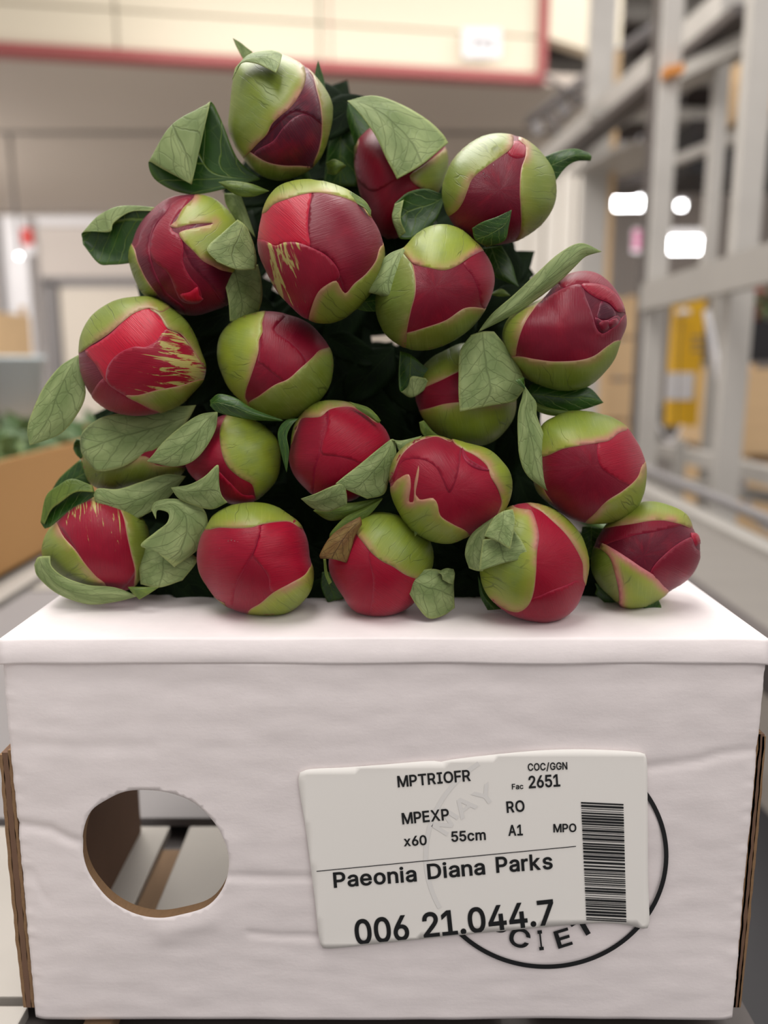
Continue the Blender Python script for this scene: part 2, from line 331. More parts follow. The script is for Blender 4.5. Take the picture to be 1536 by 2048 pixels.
GLYPHS = """M|42,-18 42,527 164,527 294,193 304,165 316,128 323,109 329,89 346,31 283,31 301,88 313,127 325,164 331,180 335,193 464,527 586,527 586,-18 486,-18 486,291 486,327 487,369 488,413 489,475 537,475 523,428 515,404 499,357 491,335 484,316 473,284 354,-18 274,-18 154,284 148,298 142,315 128,355 120,378 112,402 104,426 88,475 136,475 138,416 139,372 140,329 140,291 140,-18 315,133 486,321 140,322|1,0,38 38,39,1 39,40,1 44,43,36 37,36,43 43,42,37 38,0,37 37,42,38 39,38,42 42,41,39 40,39,41 4,10,11 10,4,3 10,3,33 34,33,3 0,46,45 37,0,45 36,37,45 44,36,49 35,34,44 43,44,34 34,3,43 41,42,2 40,41,2 1,40,2 5,6,12 12,6,7 7,13,12 13,7,30 14,13,30 21,20,28 26,27,17 17,16,26 25,26,16 16,24,25 17,27,19 28,19,27 21,28,27 27,26,21 22,21,26 26,25,22 23,22,25 25,24,23 17,19,18 28,20,48 30,29,20 20,21,30 14,30,21 22,23,15 23,24,15 24,16,15 9,32,31 31,8,9 10,9,8 8,7,10 7,6,10 11,10,6 6,5,11 11,5,47 5,12,47 21,22,14 42,43,3 2,42,3 4,11,47 22,15,14 20,29,48 19,28,48 8,31,30 7,8,30 32,9,33 9,10,33 36,45,49 35,44,49
P|42,-18 42,527 236,527 275,524 310,516 341,503 379,475 406,438 422,395 427,348 422,300 406,257 379,220 341,192 310,178 275,170 236,168 91,168 91,260 232,260 265,264 288,272 305,285 317,302 324,323 326,348 324,372 317,393 305,410 288,422 264,431 231,434 143,434 143,-18 143,260 143,168|17,18,0 1,0,18 17,0,33 18,17,35 18,34,32 1,18,32 2,30,3 17,33,35 16,15,19 15,20,19 30,2,31 32,31,2 1,32,2 12,11,23 11,10,23 24,23,10 10,9,24 25,24,9 26,25,9 9,8,26 27,26,8 8,7,27 7,6,27 28,27,6 6,5,28 20,15,14 21,20,14 14,13,21 22,21,13 13,12,22 12,23,22 28,5,29 5,4,29 30,29,4 3,30,4 16,19,35 19,34,35 34,18,35
T|14,434 14,527 435,527 435,434 275,434 275,-18 175,-18 175,434|1,0,7 3,2,4 7,6,5 5,4,7 4,2,7 1,7,2
R|42,-18 42,527 236,527 275,524 310,517 342,504 379,478 406,442 422,399 427,352 422,305 406,263 379,227 341,201 310,189 275,182 236,180 78,180 78,273 233,273 266,276 290,283 306,294 318,309 325,328 327,352 325,376 318,396 306,412 289,423 265,431 232,434 143,434 143,-18 342,-18 204,244 314,247 454,-15 143,273 143,180 238,180 339,200|17,18,0 1,0,18 17,0,33 18,17,39 18,38,32 1,18,32 2,30,3 17,33,39 30,2,31 32,31,2 1,32,2 36,14,41 41,14,34 36,13,12 12,11,36 23,36,11 11,10,23 24,23,10 10,9,24 25,24,9 26,25,9 9,8,26 27,26,8 8,7,27 7,6,27 15,40,34 34,14,15 14,36,15 21,20,36 22,21,36 36,23,22 27,6,28 6,5,28 29,28,5 5,4,29 30,29,4 3,30,4 16,35,39 35,19,38 38,39,35 38,18,39 35,16,40 40,15,35 19,35,20 36,20,35 15,36,35 13,36,41 34,37,41
I|13,-18 13,75 100,75 100,434 13,434 13,527 287,527 287,434 201,434 201,75 287,75 287,-18|1,0,2 3,5,4 9,11,10 7,6,8 2,0,11 11,9,2 3,2,9 9,8,3 8,6,3 5,3,6
O|267,-25 222,-21 180,-10 141,10 106,36 77,68 54,107 36,151 26,200 22,254 26,308 36,357 54,401 77,440 106,473 141,499 180,518 222,530 267,534 312,530 354,518 393,499 428,473 456,440 480,401 497,357 508,308 511,254 508,200 497,152 480,107 456,68 427,36 393,10 354,-10 312,-21 267,71 305,76 340,92 360,107 377,127 392,152 403,181 410,215 412,254 410,293 403,327 392,357 377,382 360,402 340,417 305,433 267,438 228,432 194,417 174,402 156,381 142,356 131,327 124,293 121,254 124,215 131,181 142,152 156,127 174,107 194,92 228,76|8,7,62 62,61,8 9,8,61 61,60,9 60,59,9 10,9,59 59,58,10 11,10,58 1,67,2 66,2,67 2,66,3 65,3,66 54,53,16 53,17,16 3,65,4 5,4,65 65,64,5 6,5,64 64,63,6 7,6,63 62,7,63 11,58,57 12,11,57 57,56,12 13,12,56 56,55,13 14,13,55 15,14,55 55,54,15 54,16,15 37,36,35 52,51,19 37,35,34 38,37,34 34,33,38 33,39,38 51,50,20 19,51,20 29,28,42 43,42,28 28,27,43 44,43,27 45,44,27 27,26,45 46,45,26 26,25,46 39,33,32 32,31,39 40,39,31 31,30,40 41,40,30 30,29,41 29,42,41 46,25,47 25,24,47 48,47,24 24,23,48 49,48,23 23,22,49 22,21,49 50,49,21 20,50,21 35,36,0 1,0,36 67,1,36 17,53,52 18,17,52 52,19,18
F|42,-18 42,527 387,527 387,434 143,434 143,296 364,296 364,203 143,203 143,-18|9,8,0 8,5,0 1,0,5 3,2,4 5,8,7 7,6,5 1,5,4 4,2,1
E|42,-18 42,527 390,527 390,434 143,434 143,304 373,304 373,211 143,211 143,75 393,75 393,-18|0,9,8 1,0,8 8,5,1 5,4,1 9,0,11 11,10,9 5,8,7 7,6,5 3,2,4 1,4,2
X|-9,-14 226,313 226,208 3,523 114,527 193,411 207,389 219,371 229,354 239,338 249,320 269,276 206,276 227,320 236,337 246,354 257,371 269,389 284,411 364,527 473,523 250,210 250,315 482,-14 372,-18 277,119 264,139 253,155 243,171 234,186 225,203 205,247 270,247 250,204 241,187 231,172 221,156 210,139 196,119 101,-18 189,261 226,276 218,302 238,340 250,276 253,311 287,263 217,221 226,247 250,247 260,224 237,181|5,4,3 0,39,38 8,13,14 30,36,35 35,29,30 13,8,7 36,30,37 12,1,42 13,7,6 10,15,9 27,33,28 34,28,33 22,11,45 15,10,16 19,18,20 24,23,25 33,27,26 29,35,51 29,51,34 30,29,34 34,33,30 2,30,33 33,21,2 31,2,48 22,10,1 13,1,10 14,13,10 10,9,14 14,9,43 9,15,43 1,13,42 32,11,44 11,22,44 1,12,41 0,38,40 30,2,47 37,30,40 38,37,40 2,31,47 31,12,40 16,10,17 32,21,50 40,12,42 5,3,40 13,6,42 40,42,6 6,5,40 8,14,43 26,25,33 21,33,50 2,21,48 21,32,49 1,41,44 22,1,44 10,22,45 20,18,46 17,10,45 45,46,17 18,17,46 45,11,46 11,32,46 40,30,47 31,40,47 41,12,48 12,31,48 44,41,48 49,44,48 21,49,48 32,44,49 46,32,50 25,23,46 33,25,50 46,50,25 28,34,51
x|-6,-14 180,247 180,142 2,393 110,397 163,315 180,288 195,262 209,238 233,191 149,191 174,238 187,262 201,288 218,315 272,397 378,393 200,140 200,243 384,-14 277,-18 216,76 199,102 184,127 171,150 147,196 231,196 207,150 194,127 180,102 163,76 101,-18 143,194 180,191 173,237 191,269 200,191 224,208 236,192 161,168 152,196 180,196 200,196 228,191 205,147 189,119|0,31,30 4,3,5 29,23,24 2,24,23 1,12,11 29,24,30 11,6,5 7,18,8 8,13,7 20,19,21 16,15,14 13,8,14 23,29,45 23,45,28 2,23,28 28,17,2 43,36,27 18,7,1 12,1,7 12,7,35 7,13,35 5,3,11 1,11,34 10,33,40 26,9,37 0,30,32 24,2,39 30,24,32 39,2,10 11,3,32 27,17,44 36,43,26 10,2,33 32,25,34 25,10,40 11,32,34 6,11,12 6,12,35 17,28,44 33,2,36 2,17,36 17,27,36 41,33,36 42,36,26 8,18,37 18,26,37 16,14,38 14,8,37 37,38,14 37,9,38 9,27,38 32,24,39 25,32,39 10,25,39 34,25,40 1,34,41 34,40,41 33,41,40 18,1,41 42,18,41 36,42,41 26,18,42 9,26,43 27,9,43 38,27,44 21,19,38 28,22,44 22,21,44 38,44,21 22,28,45
c|207,-26 171,-23 138,-14 107,1 80,22 58,47 40,77 27,111 19,148 16,187 19,228 27,265 40,299 58,329 80,354 107,375 138,390 171,400 207,402 237,400 265,394 291,384 315,371 337,353 355,332 369,308 386,264 291,240 281,269 276,278 258,297 249,303 237,308 223,311 208,312 179,308 156,296 138,277 125,252 117,221 114,187 117,154 125,124 138,99 156,80 179,69 208,65 223,66 237,69 249,74 260,80 269,89 276,98 282,110 293,139 387,115 370,70 356,46 338,24 317,7 292,-8 266,-18 237,-24|8,7,41 41,40,8 9,8,40 10,9,40 0,46,1 45,1,46 1,45,2 44,2,45 36,35,16 35,17,16 2,44,3 4,3,44 44,43,4 5,4,43 6,5,43 43,42,6 7,6,42 41,7,42 10,40,39 11,10,39 39,38,11 12,11,38 38,37,12 13,12,37 14,13,37 37,36,14 15,14,36 36,16,15 62,48,47 33,32,19 48,62,61 61,49,48 32,31,20 19,32,20 57,56,53 54,53,56 56,55,54 26,25,27 28,27,25 25,24,28 49,61,60 50,49,60 60,59,50 51,50,59 59,58,51 52,51,58 58,57,52 57,53,52 28,24,29 24,23,29 30,29,23 23,22,30 22,21,30 31,30,21 20,31,21 62,47,0 46,0,47 17,35,34 18,17,34 34,33,18 33,19,18
m|35,-18 35,397 130,397 130,277 83,278 101,331 119,357 140,378 165,393 191,401 220,404 264,397 300,374 325,340 345,277 288,277 306,329 323,355 346,376 373,391 404,401 437,404 473,400 506,388 534,367 557,337 570,300 575,256 575,-18 478,-18 478,252 473,282 460,299 442,309 418,312 399,310 383,304 371,294 361,282 355,266 353,246 353,-18 256,-18 256,258 252,281 240,298 223,308 199,312 182,310 166,304 152,294 142,280 134,262 132,237 132,-18 130,368 319,348|1,0,4 1,4,5 5,6,1 6,2,1 52,51,3 51,50,3 54,53,0 4,0,53 53,52,4 52,3,4 5,4,3 6,5,3 46,10,47 9,47,10 8,48,47 47,9,8 43,15,44 45,44,15 45,12,46 12,11,46 10,46,11 49,48,7 48,8,7 13,16,14 17,13,18 35,20,19 14,40,39 39,38,14 38,37,14 13,14,37 37,36,13 18,13,36 36,35,18 35,19,18 21,34,33 21,33,22 28,27,30 27,26,30 28,30,29 30,26,31 26,25,31 32,31,25 25,24,32 24,23,32 33,32,23 22,33,23 20,35,34 34,21,20 41,40,42 43,42,40 15,43,40 40,14,15 14,16,15 45,15,16 12,45,16 16,13,56 50,49,7 55,3,7 3,50,7 3,55,6 2,6,55 13,17,56 12,16,56
A|-8,-17 189,527 289,527 488,-17 382,-18 270,297 259,328 247,367 237,397 227,433 208,496 269,496 250,432 240,396 230,365 218,327 208,297 98,-18 92,124 92,217 388,217 388,124 239,393 180,217 299,217 332,124 147,124|18,0,17 0,18,19 19,1,0 9,14,8 14,9,15 26,23,18 16,15,19 15,9,19 1,19,9 9,10,1 6,12,7 13,7,12 20,21,3 3,21,4 20,3,2 5,20,6 12,6,20 20,2,12 11,12,2 24,25,21 13,8,22 13,12,8 9,8,12 12,11,9 10,9,11 1,10,11 11,2,1 8,14,22 7,13,22 23,26,24 16,19,23 19,18,23 20,5,24 21,20,24 4,21,25 25,24,26 18,17,26
1|58,-18 58,73 409,73 409,-18 294,527 294,-18 194,-18 199,422 72,331 68,436 192,527 294,73 195,73|3,2,5 12,11,7 1,0,6 11,12,6 9,8,7 10,9,7 7,4,10 4,7,11 5,2,11 6,5,11 1,6,12
C|267,-25 222,-21 180,-10 141,10 106,36 77,68 53,107 36,151 26,200 22,254 26,308 36,357 53,401 77,440 106,473 141,499 180,518 222,530 267,534 308,531 346,521 381,506 413,485 441,459 463,428 480,392 496,330 395,330 384,366 374,385 362,400 347,414 329,424 310,432 289,436 268,438 228,432 193,417 173,401 156,381 141,356 130,327 124,293 121,254 124,215 130,182 141,152 156,128 173,107 193,92 228,76 268,71 289,73 310,77 329,85 347,95 362,108 374,124 384,143 395,178 496,178 480,117 464,82 441,50 414,24 382,3 346,-13 308,-22|8,7,45 45,44,8 9,8,44 44,43,9 43,42,9 10,9,42 42,41,10 11,10,41 1,50,2 49,2,50 2,49,3 48,3,49 37,36,16 36,17,16 3,48,4 5,4,48 48,47,5 6,5,47 47,46,6 7,6,46 45,7,46 11,41,40 12,11,40 40,39,12 13,12,39 39,38,13 14,13,38 38,37,14 15,14,37 37,16,15 67,53,52 33,19,34 53,67,66 66,54,53 32,20,33 19,33,20 62,61,58 59,58,61 61,60,59 26,25,27 28,27,25 25,24,28 29,28,24 24,23,29 54,66,65 55,54,65 65,64,55 56,55,64 64,63,56 57,56,63 63,62,57 62,58,57 29,23,30 23,22,30 31,30,22 22,21,31 32,31,21 20,32,21 67,52,0 52,51,0 1,0,51 50,1,51 17,36,35 18,17,35 35,34,18 34,19,18
/|258,551 85,-94 -9,-94 164,551|0,3,1 2,1,3
G|269,-25 222,-21 179,-10 140,10 105,36 76,69 53,108 36,152 26,201 22,254 26,308 36,357 53,401 76,440 105,473 139,499 178,518 220,530 265,534 307,530 346,521 382,505 415,483 442,457 465,426 481,390 498,331 396,331 383,365 372,383 360,399 345,413 328,423 310,431 289,436 266,438 227,432 193,417 164,392 141,356 130,327 124,293 121,254 124,215 130,182 141,153 156,128 173,108 194,92 229,76 269,71 305,75 336,87 361,106 380,132 393,164 399,224 464,196 265,181 265,274 496,274 496,199 493,157 483,118 466,82 444,50 417,24 385,3 349,-13 310,-22 395,191|8,7,44 44,43,8 9,8,43 43,42,9 42,41,9 10,9,41 41,40,10 11,10,40 17,36,35 35,18,17 1,49,2 49,48,2 3,2,48 47,3,48 16,37,36 36,17,16 3,47,4 5,4,47 47,46,5 6,5,46 46,45,6 7,6,45 44,7,45 11,40,39 12,11,39 13,12,39 39,38,13 14,13,38 38,37,14 15,14,37 37,16,15 50,0,69 51,50,69 33,19,34 51,69,68 68,52,51 31,21,32 21,20,32 33,32,20 19,33,20 62,61,57 61,60,57 63,62,55 62,57,55 56,70,57 57,60,56 26,25,27 28,27,25 25,24,28 52,68,67 67,66,52 53,52,66 66,65,53 54,53,65 65,64,54 64,63,54 63,55,54 28,24,29 24,23,29 30,29,23 23,22,30 31,30,22 21,31,22 0,50,1 49,1,50 70,56,58 59,58,56 56,60,59 18,35,34 34,19,18 55,57,70
N|42,-18 42,527 146,527 358,192 367,178 378,160 390,139 403,115 417,90 440,41 389,33 384,80 383,107 382,133 381,157 381,195 381,527 481,527 481,-18 377,-18 187,281 175,300 162,321 148,345 132,372 81,465 136,474 140,385 141,354 142,328 143,307 143,291 143,-18 381,155 141,357|1,0,25 29,28,24 25,24,27 27,26,25 32,31,0 25,0,31 31,30,25 24,25,30 29,24,30 27,24,34 23,22,27 25,26,2 1,25,2 4,3,13 5,4,13 13,6,33 9,18,8 18,17,8 9,8,10 11,10,8 12,11,8 8,7,12 18,9,19 9,10,19 13,3,12 12,7,13 7,6,13 15,14,6 6,7,15 7,8,15 8,17,15 16,15,17 10,11,19 22,21,27 2,26,3 26,27,3 21,20,3 3,27,21 6,14,33 5,13,33 12,3,20 20,19,11 11,12,20 24,28,34 23,27,34
a|160,-27 122,-23 87,-11 56,8 32,35 17,69 12,108 16,142 28,170 46,192 68,209 94,220 121,228 149,234 176,238 207,242 231,245 247,247 252,249 257,258 256,275 251,288 243,298 232,306 216,311 196,313 174,311 156,306 142,298 131,288 122,278 109,252 15,280 42,333 67,360 96,379 128,393 161,400 194,402 217,401 243,397 270,389 296,375 319,356 338,329 351,294 355,252 355,-18 259,-18 259,34 282,34 279,28 264,12 246,-3 222,-16 193,-24 170,63 198,66 219,75 236,87 248,102 255,120 258,139 260,164 265,165 235,158 218,156 203,153 178,150 158,147 141,142 127,135 117,127 112,118 110,105 112,92 117,83 125,75 136,69 152,65 259,7 260,164|4,3,76 76,75,4 5,4,75 75,74,5 6,5,74 74,73,6 7,6,73 8,7,73 73,72,8 9,8,72 72,10,9 33,32,31 79,0,56 13,69,68 68,14,13 0,79,1 78,1,79 12,70,69 69,13,12 27,26,36 26,37,36 1,78,2 78,77,2 3,2,77 76,3,77 10,72,71 11,10,71 71,70,11 70,12,11 33,31,30 30,29,33 34,33,29 29,28,34 35,34,28 28,27,35 27,36,35 66,15,67 24,39,25 38,25,39 57,55,54 54,53,57 15,66,65 65,16,15 23,40,24 39,24,40 50,51,47 64,50,47 47,46,64 52,48,47 47,51,52 49,52,51 51,50,49 62,61,50 50,64,62 63,81,64 64,46,18 19,18,46 46,45,19 20,19,45 45,44,20 21,20,44 44,43,21 52,49,80 57,53,49 58,57,49 59,58,49 49,50,59 60,59,50 50,61,60 81,63,65 16,65,63 17,16,63 63,64,17 64,18,17 21,43,22 43,42,22 23,22,42 42,41,23 40,23,41 56,0,55 55,57,56 14,68,67 67,15,14 25,38,26 37,26,38 49,53,80 48,52,80 62,64,81
o|207,-26 171,-23 138,-14 107,1 80,22 58,47 40,77 27,111 19,148 16,187 19,228 27,265 40,299 58,329 80,354 107,375 138,390 171,400 207,402 244,400 277,390 308,375 335,354 358,329 376,299 389,265 396,228 399,187 396,148 389,111 376,77 358,47 335,22 308,1 277,-14 244,-23 207,65 237,69 259,80 277,99 290,124 298,154 301,187 298,221 290,252 277,277 259,296 237,308 207,312 179,308 156,296 138,277 125,252 117,221 114,187 117,154 125,124 138,99 156,80 179,69|8,7,55 55,54,8 9,8,54 10,9,54 1,59,2 59,58,2 50,49,16 49,17,16 2,58,3 4,3,58 58,57,4 5,4,57 6,5,57 57,56,6 7,6,56 55,7,56 10,54,53 11,10,53 53,52,11 12,11,52 52,51,12 13,12,51 14,13,51 51,50,14 15,14,50 50,16,15 35,37,36 48,47,19 37,35,34 34,38,37 47,46,20 19,47,20 29,28,41 42,41,28 28,27,42 27,26,42 38,34,33 33,32,38 39,38,32 32,31,39 31,30,39 40,39,30 30,29,40 29,41,40 42,26,43 26,25,43 44,43,25 25,24,44 45,44,24 24,23,45 23,22,45 46,45,22 22,21,46 20,46,21 35,36,0 1,0,36 59,1,36 17,49,48 18,17,48 48,19,18
e|212,-26 174,-23 139,-14 107,1 80,22 57,47 39,77 26,111 19,147 16,187 19,227 26,263 39,297 57,328 79,353 105,375 136,390 169,399 205,402 239,400 272,391 303,376 332,354 356,325 374,288 385,245 389,195 389,151 57,151 57,239 367,230 297,175 289,234 281,261 269,283 252,299 231,309 205,312 178,308 156,298 139,282 125,262 117,237 114,210 114,178 117,142 127,114 141,93 160,77 184,68 213,64 231,66 247,70 261,76 273,85 282,97 296,127 390,103 369,54 348,27 321,4 289,-12 253,-23 289,232 117,237 116,151|7,6,28 8,7,28 9,8,28 28,29,9 10,9,29 11,10,29 12,11,29 1,49,2 48,2,49 39,38,16 38,17,16 2,48,3 4,3,48 48,47,4 5,4,47 47,46,5 6,5,46 28,6,46 46,45,28 44,43,28 29,28,43 43,44,31 42,41,29 12,29,41 13,12,41 41,40,13 14,13,40 40,39,14 15,14,39 39,16,15 50,0,51 36,19,37 18,37,19 51,0,62 52,51,62 35,20,36 19,36,20 26,25,30 24,30,25 58,57,56 44,28,65 27,26,31 26,30,31 52,62,61 53,52,61 61,60,53 54,53,60 60,59,54 55,54,59 59,58,55 58,56,55 32,30,33 30,24,33 24,23,33 34,33,23 23,22,34 35,34,22 22,21,35 20,35,21 0,50,1 49,1,50 17,38,37 37,18,17 28,45,65 30,32,63 31,30,63 29,43,64 43,31,63 42,29,64 43,63,64 27,31,65 31,44,65
n|132,226 132,-18 35,-18 35,397 130,397 130,269 77,271 109,343 141,377 182,396 227,403 268,398 304,384 334,361 357,329 371,289 375,241 375,-18 278,-18 278,234 273,269 259,292 239,306 209,311 188,309 170,301 154,290 142,274 135,253 130,365|3,2,6 5,7,6 3,6,7 7,4,3 2,1,0 6,2,0 0,28,6 5,6,28 28,27,5 27,26,5 7,5,29 10,23,22 22,11,10 19,18,17 17,16,19 19,16,20 16,15,20 15,14,20 21,20,14 14,13,21 13,12,21 22,21,12 11,22,12 8,25,24 9,8,24 24,23,9 23,10,9 26,25,8 29,5,8 5,26,8 4,7,29
i|35,-18 35,397 132,397 132,-18 84,425 61,429 41,441 28,460 23,483 28,506 41,525 61,538 84,542 107,538 126,525 140,506 145,483 140,460 126,441 107,429|5,11,6 10,6,11 8,7,6 6,10,8 9,8,10 19,18,13 18,14,13 17,16,18 14,18,16 16,15,14 1,0,3 3,2,1 19,13,4 13,12,4 5,4,12 11,5,12
D|219,-18 78,-18 78,75 214,75 251,78 282,85 309,96 331,112 349,132 363,157 373,185 379,218 381,255 379,292 373,325 363,353 349,377 332,397 310,413 285,424 255,431 220,434 75,434 75,527 226,527 275,523 321,512 362,494 397,469 426,437 450,399 466,356 476,308 480,255 476,202 466,154 449,111 426,72 396,40 360,15 318,-3 271,-14 143,527 143,-18 42,-18 42,527 143,434 143,75|45,44,22 22,23,45 0,3,43 2,43,47 43,2,1 44,1,2 22,44,2 22,2,46 22,46,42 23,22,42 41,5,4 24,20,25 19,18,26 5,41,40 40,6,5 25,20,19 19,26,25 41,4,0 3,0,4 20,24,21 42,21,24 37,36,8 9,8,36 36,35,9 10,9,35 35,34,10 11,10,34 34,33,11 33,12,11 12,33,13 33,32,13 14,13,32 32,31,14 15,14,31 31,30,15 16,15,30 30,29,16 17,16,29 29,28,17 27,17,28 6,40,39 7,6,39 39,38,7 38,37,7 37,8,7 17,27,18 26,18,27 21,42,46 2,47,46 43,3,47
s|182,-26 142,-23 106,-13 74,3 48,26 29,56 12,108 105,127 120,89 134,75 154,67 181,64 212,67 234,77 246,90 250,103 248,114 241,123 229,131 207,138 144,153 96,170 59,195 36,231 29,274 34,310 50,342 75,368 108,387 145,399 187,402 227,399 261,389 290,373 313,351 330,324 348,277 258,257 243,288 231,301 214,311 187,314 161,311 142,302 130,290 127,277 129,266 136,257 151,248 177,240 234,227 283,210 319,184 342,149 349,107 344,69 327,37 301,10 267,-10 227,-22|3,8,4 5,4,8 8,7,5 6,5,7 48,20,49 0,11,1 11,10,1 1,10,2 10,9,2 3,2,9 8,3,9 20,48,21 48,47,21 22,21,47 47,46,22 23,22,46 24,23,46 46,45,24 25,24,45 45,44,25 26,25,44 27,26,44 44,43,27 28,27,43 43,42,28 42,29,28 40,31,41 30,41,31 18,50,19 55,54,15 36,35,37 12,59,58 13,12,58 58,57,13 14,13,57 57,56,14 56,55,14 55,15,14 15,54,16 54,53,16 53,52,16 17,16,52 52,51,17 18,17,51 50,18,51 37,35,38 35,34,38 39,38,34 34,33,39 33,32,39 40,39,32 31,40,32 11,0,59 59,12,11 49,20,19 19,50,49 29,42,41 41,30,29
r|35,-18 35,397 130,397 121,350 116,359 142,382 176,398 212,403 230,402 261,401 261,301 228,306 207,308 186,305 168,299 153,288 141,274 134,257 132,236 132,-18 124,365|3,4,1 4,2,1 19,18,0 1,0,18 18,17,1 3,1,17 17,16,3 4,3,20 6,13,12 10,9,11 9,8,11 11,8,12 8,7,12 6,12,7 3,16,15 15,14,3 14,13,3 5,3,13 13,6,5 3,5,20 2,4,20
k|98,109 92,230 113,230 277,397 388,391 192,181 184,181 35,-18 35,527 132,527 132,-18 285,-18 124,187 193,256 399,-13 132,249 132,137 151,153 132,177 132,195 224,216|8,7,1 10,0,7 1,7,0 0,12,1 12,2,1 5,13,6 11,14,5 5,14,20 13,5,20 4,3,13 5,6,17 0,10,16 2,12,15 1,2,9 8,1,9 9,2,15 13,3,15 19,18,6 12,0,16 18,19,12 11,5,17 16,17,18 17,6,18 12,16,18 15,12,19 13,15,19 6,13,19 4,13,20
p|35,-161 35,397 130,397 130,337 109,337 112,342 124,358 141,374 163,389 193,399 229,403 279,396 323,376 359,343 386,301 399,266 406,229 408,189 406,148 399,111 386,77 360,34 323,1 279,-20 230,-26 194,-23 165,-12 142,2 124,19 112,35 108,41 132,41 132,-161 220,65 247,69 268,80 286,98 299,123 307,154 310,189 307,224 299,255 286,279 269,297 247,308 220,312 193,308 172,297 155,280 142,256 134,226 131,189 134,153 142,122 155,97 172,80 194,69 130,364 132,12|1,0,30 30,0,29 4,5,1 5,6,1 29,0,28 28,31,29 30,29,31 1,30,51 51,50,1 4,1,50 5,4,3 6,5,3 1,6,2 46,9,8 26,56,27 46,8,7 28,0,58 31,28,58 27,56,31 56,55,31 55,54,31 30,31,54 54,53,30 53,52,30 51,30,52 4,50,49 49,48,4 3,4,48 48,47,3 47,46,3 46,7,3 6,3,57 33,25,24 24,34,33 44,10,45 34,24,23 23,35,34 43,11,44 10,44,11 19,18,38 39,38,18 18,17,39 17,16,39 40,39,16 16,15,40 41,40,15 15,14,41 35,23,22 22,21,35 36,35,21 21,20,36 37,36,20 20,19,37 19,38,37 41,14,42 14,13,42 43,42,13 13,12,43 11,43,12 56,26,25 25,33,56 9,46,45 45,10,9 3,7,57 2,6,57 27,31,58 0,32,58
0|227,-25 187,-21 151,-10 119,10 91,36 69,69 52,107 39,151 32,200 30,254 32,308 40,357 52,401 70,440 92,472 119,499 151,518 187,530 227,534 266,530 302,518 334,499 361,472 384,440 401,401 413,357 421,308 423,254 421,200 414,151 401,107 384,69 362,36 334,10 302,-10 266,-21 227,68 255,73 278,87 298,113 313,149 320,179 324,215 326,254 324,294 320,329 313,359 298,396 278,422 255,436 227,441 199,436 175,422 156,396 140,359 133,329 129,294 127,254 129,215 133,180 140,149 156,113 175,87 199,73|9,8,58 58,57,9 57,56,9 10,9,56 36,63,1 51,50,17 1,63,2 63,62,2 52,51,16 51,17,16 2,62,3 4,3,62 62,61,4 5,4,61 6,5,61 61,60,6 7,6,60 60,59,7 8,7,59 58,8,59 10,56,55 11,10,55 55,54,11 12,11,54 54,53,12 13,12,53 14,13,53 53,52,14 15,14,52 52,16,15 37,35,34 38,37,34 49,48,20 19,49,20 28,27,42 43,42,27 44,43,27 27,26,44 38,34,33 33,32,38 39,38,32 32,31,39 31,30,39 40,39,30 30,29,40 41,40,29 29,28,41 28,42,41 44,26,45 26,25,45 46,45,25 25,24,46 47,46,24 24,23,47 23,22,47 48,47,22 22,21,48 20,48,21 36,1,0 0,35,36 35,37,36 49,19,50 19,18,50 17,50,18
2|46,-18 46,55 221,241 247,269 268,294 284,315 294,334 300,352 302,371 300,392 292,409 281,422 265,433 246,439 224,441 200,439 181,432 166,420 155,405 148,385 143,344 45,344 53,409 71,452 98,486 135,512 177,528 225,534 272,528 314,513 350,488 377,455 394,416 399,373 396,341 388,311 373,281 350,248 331,224 308,197 280,167 180,72 407,74 407,-18|18,17,24 25,24,17 20,19,21 22,21,19 19,18,22 23,22,18 18,24,23 16,15,26 27,14,13 14,27,15 26,15,27 1,0,41 41,2,1 25,17,16 16,26,25 37,36,5 6,5,36 36,35,6 7,6,35 35,34,7 8,7,34 34,33,8 9,8,33 33,32,9 32,31,9 10,9,31 31,30,10 11,10,30 29,11,30 41,0,43 43,42,41 2,41,40 40,39,2 3,2,39 39,38,3 4,3,38 38,37,4 37,5,4 11,29,12 29,28,12 13,12,28 27,13,28
3|218,-25 170,-20 125,-7 87,16 56,46 35,85 22,150 124,150 132,114 141,98 154,86 172,76 194,70 218,68 245,70 268,77 286,88 299,103 308,121 311,145 308,167 300,187 287,204 267,217 239,226 200,230 139,230 139,306 260,436 52,434 52,527 390,527 390,454 201,250 193,306 248,308 284,303 316,292 356,267 386,232 405,191 411,145 405,98 386,56 356,22 317,-4 286,-16 253,-23 254,307|4,3,9 9,8,4 5,4,8 8,7,5 6,5,7 11,1,12 12,1,0 0,13,12 24,33,25 33,35,34 1,11,2 11,10,2 3,2,10 9,3,10 25,33,26 27,26,33 33,34,27 42,41,19 41,40,19 15,46,45 16,15,45 45,44,16 17,16,44 44,43,17 18,17,43 43,42,18 42,19,18 19,40,20 40,39,20 21,20,39 39,38,21 22,21,38 38,37,22 23,22,37 36,23,37 32,28,35 32,31,28 13,0,47 14,13,47 47,46,14 46,15,14 23,36,24 34,35,28 27,34,28 30,29,28 28,31,30 33,24,36 48,33,36 35,33,48 32,35,48
4|22,87 22,163 237,527 337,524 135,181 431,180 431,87 264,-18 264,121 264,146 264,336 361,336 361,-18 264,87 264,181 361,180 361,87|1,0,4 4,0,8 4,8,9 15,14,9 1,4,2 3,2,4 11,10,14 7,12,13 8,0,13 4,9,14 14,15,11 6,5,16 5,15,16 13,16,8 16,15,9 9,8,16 16,13,12
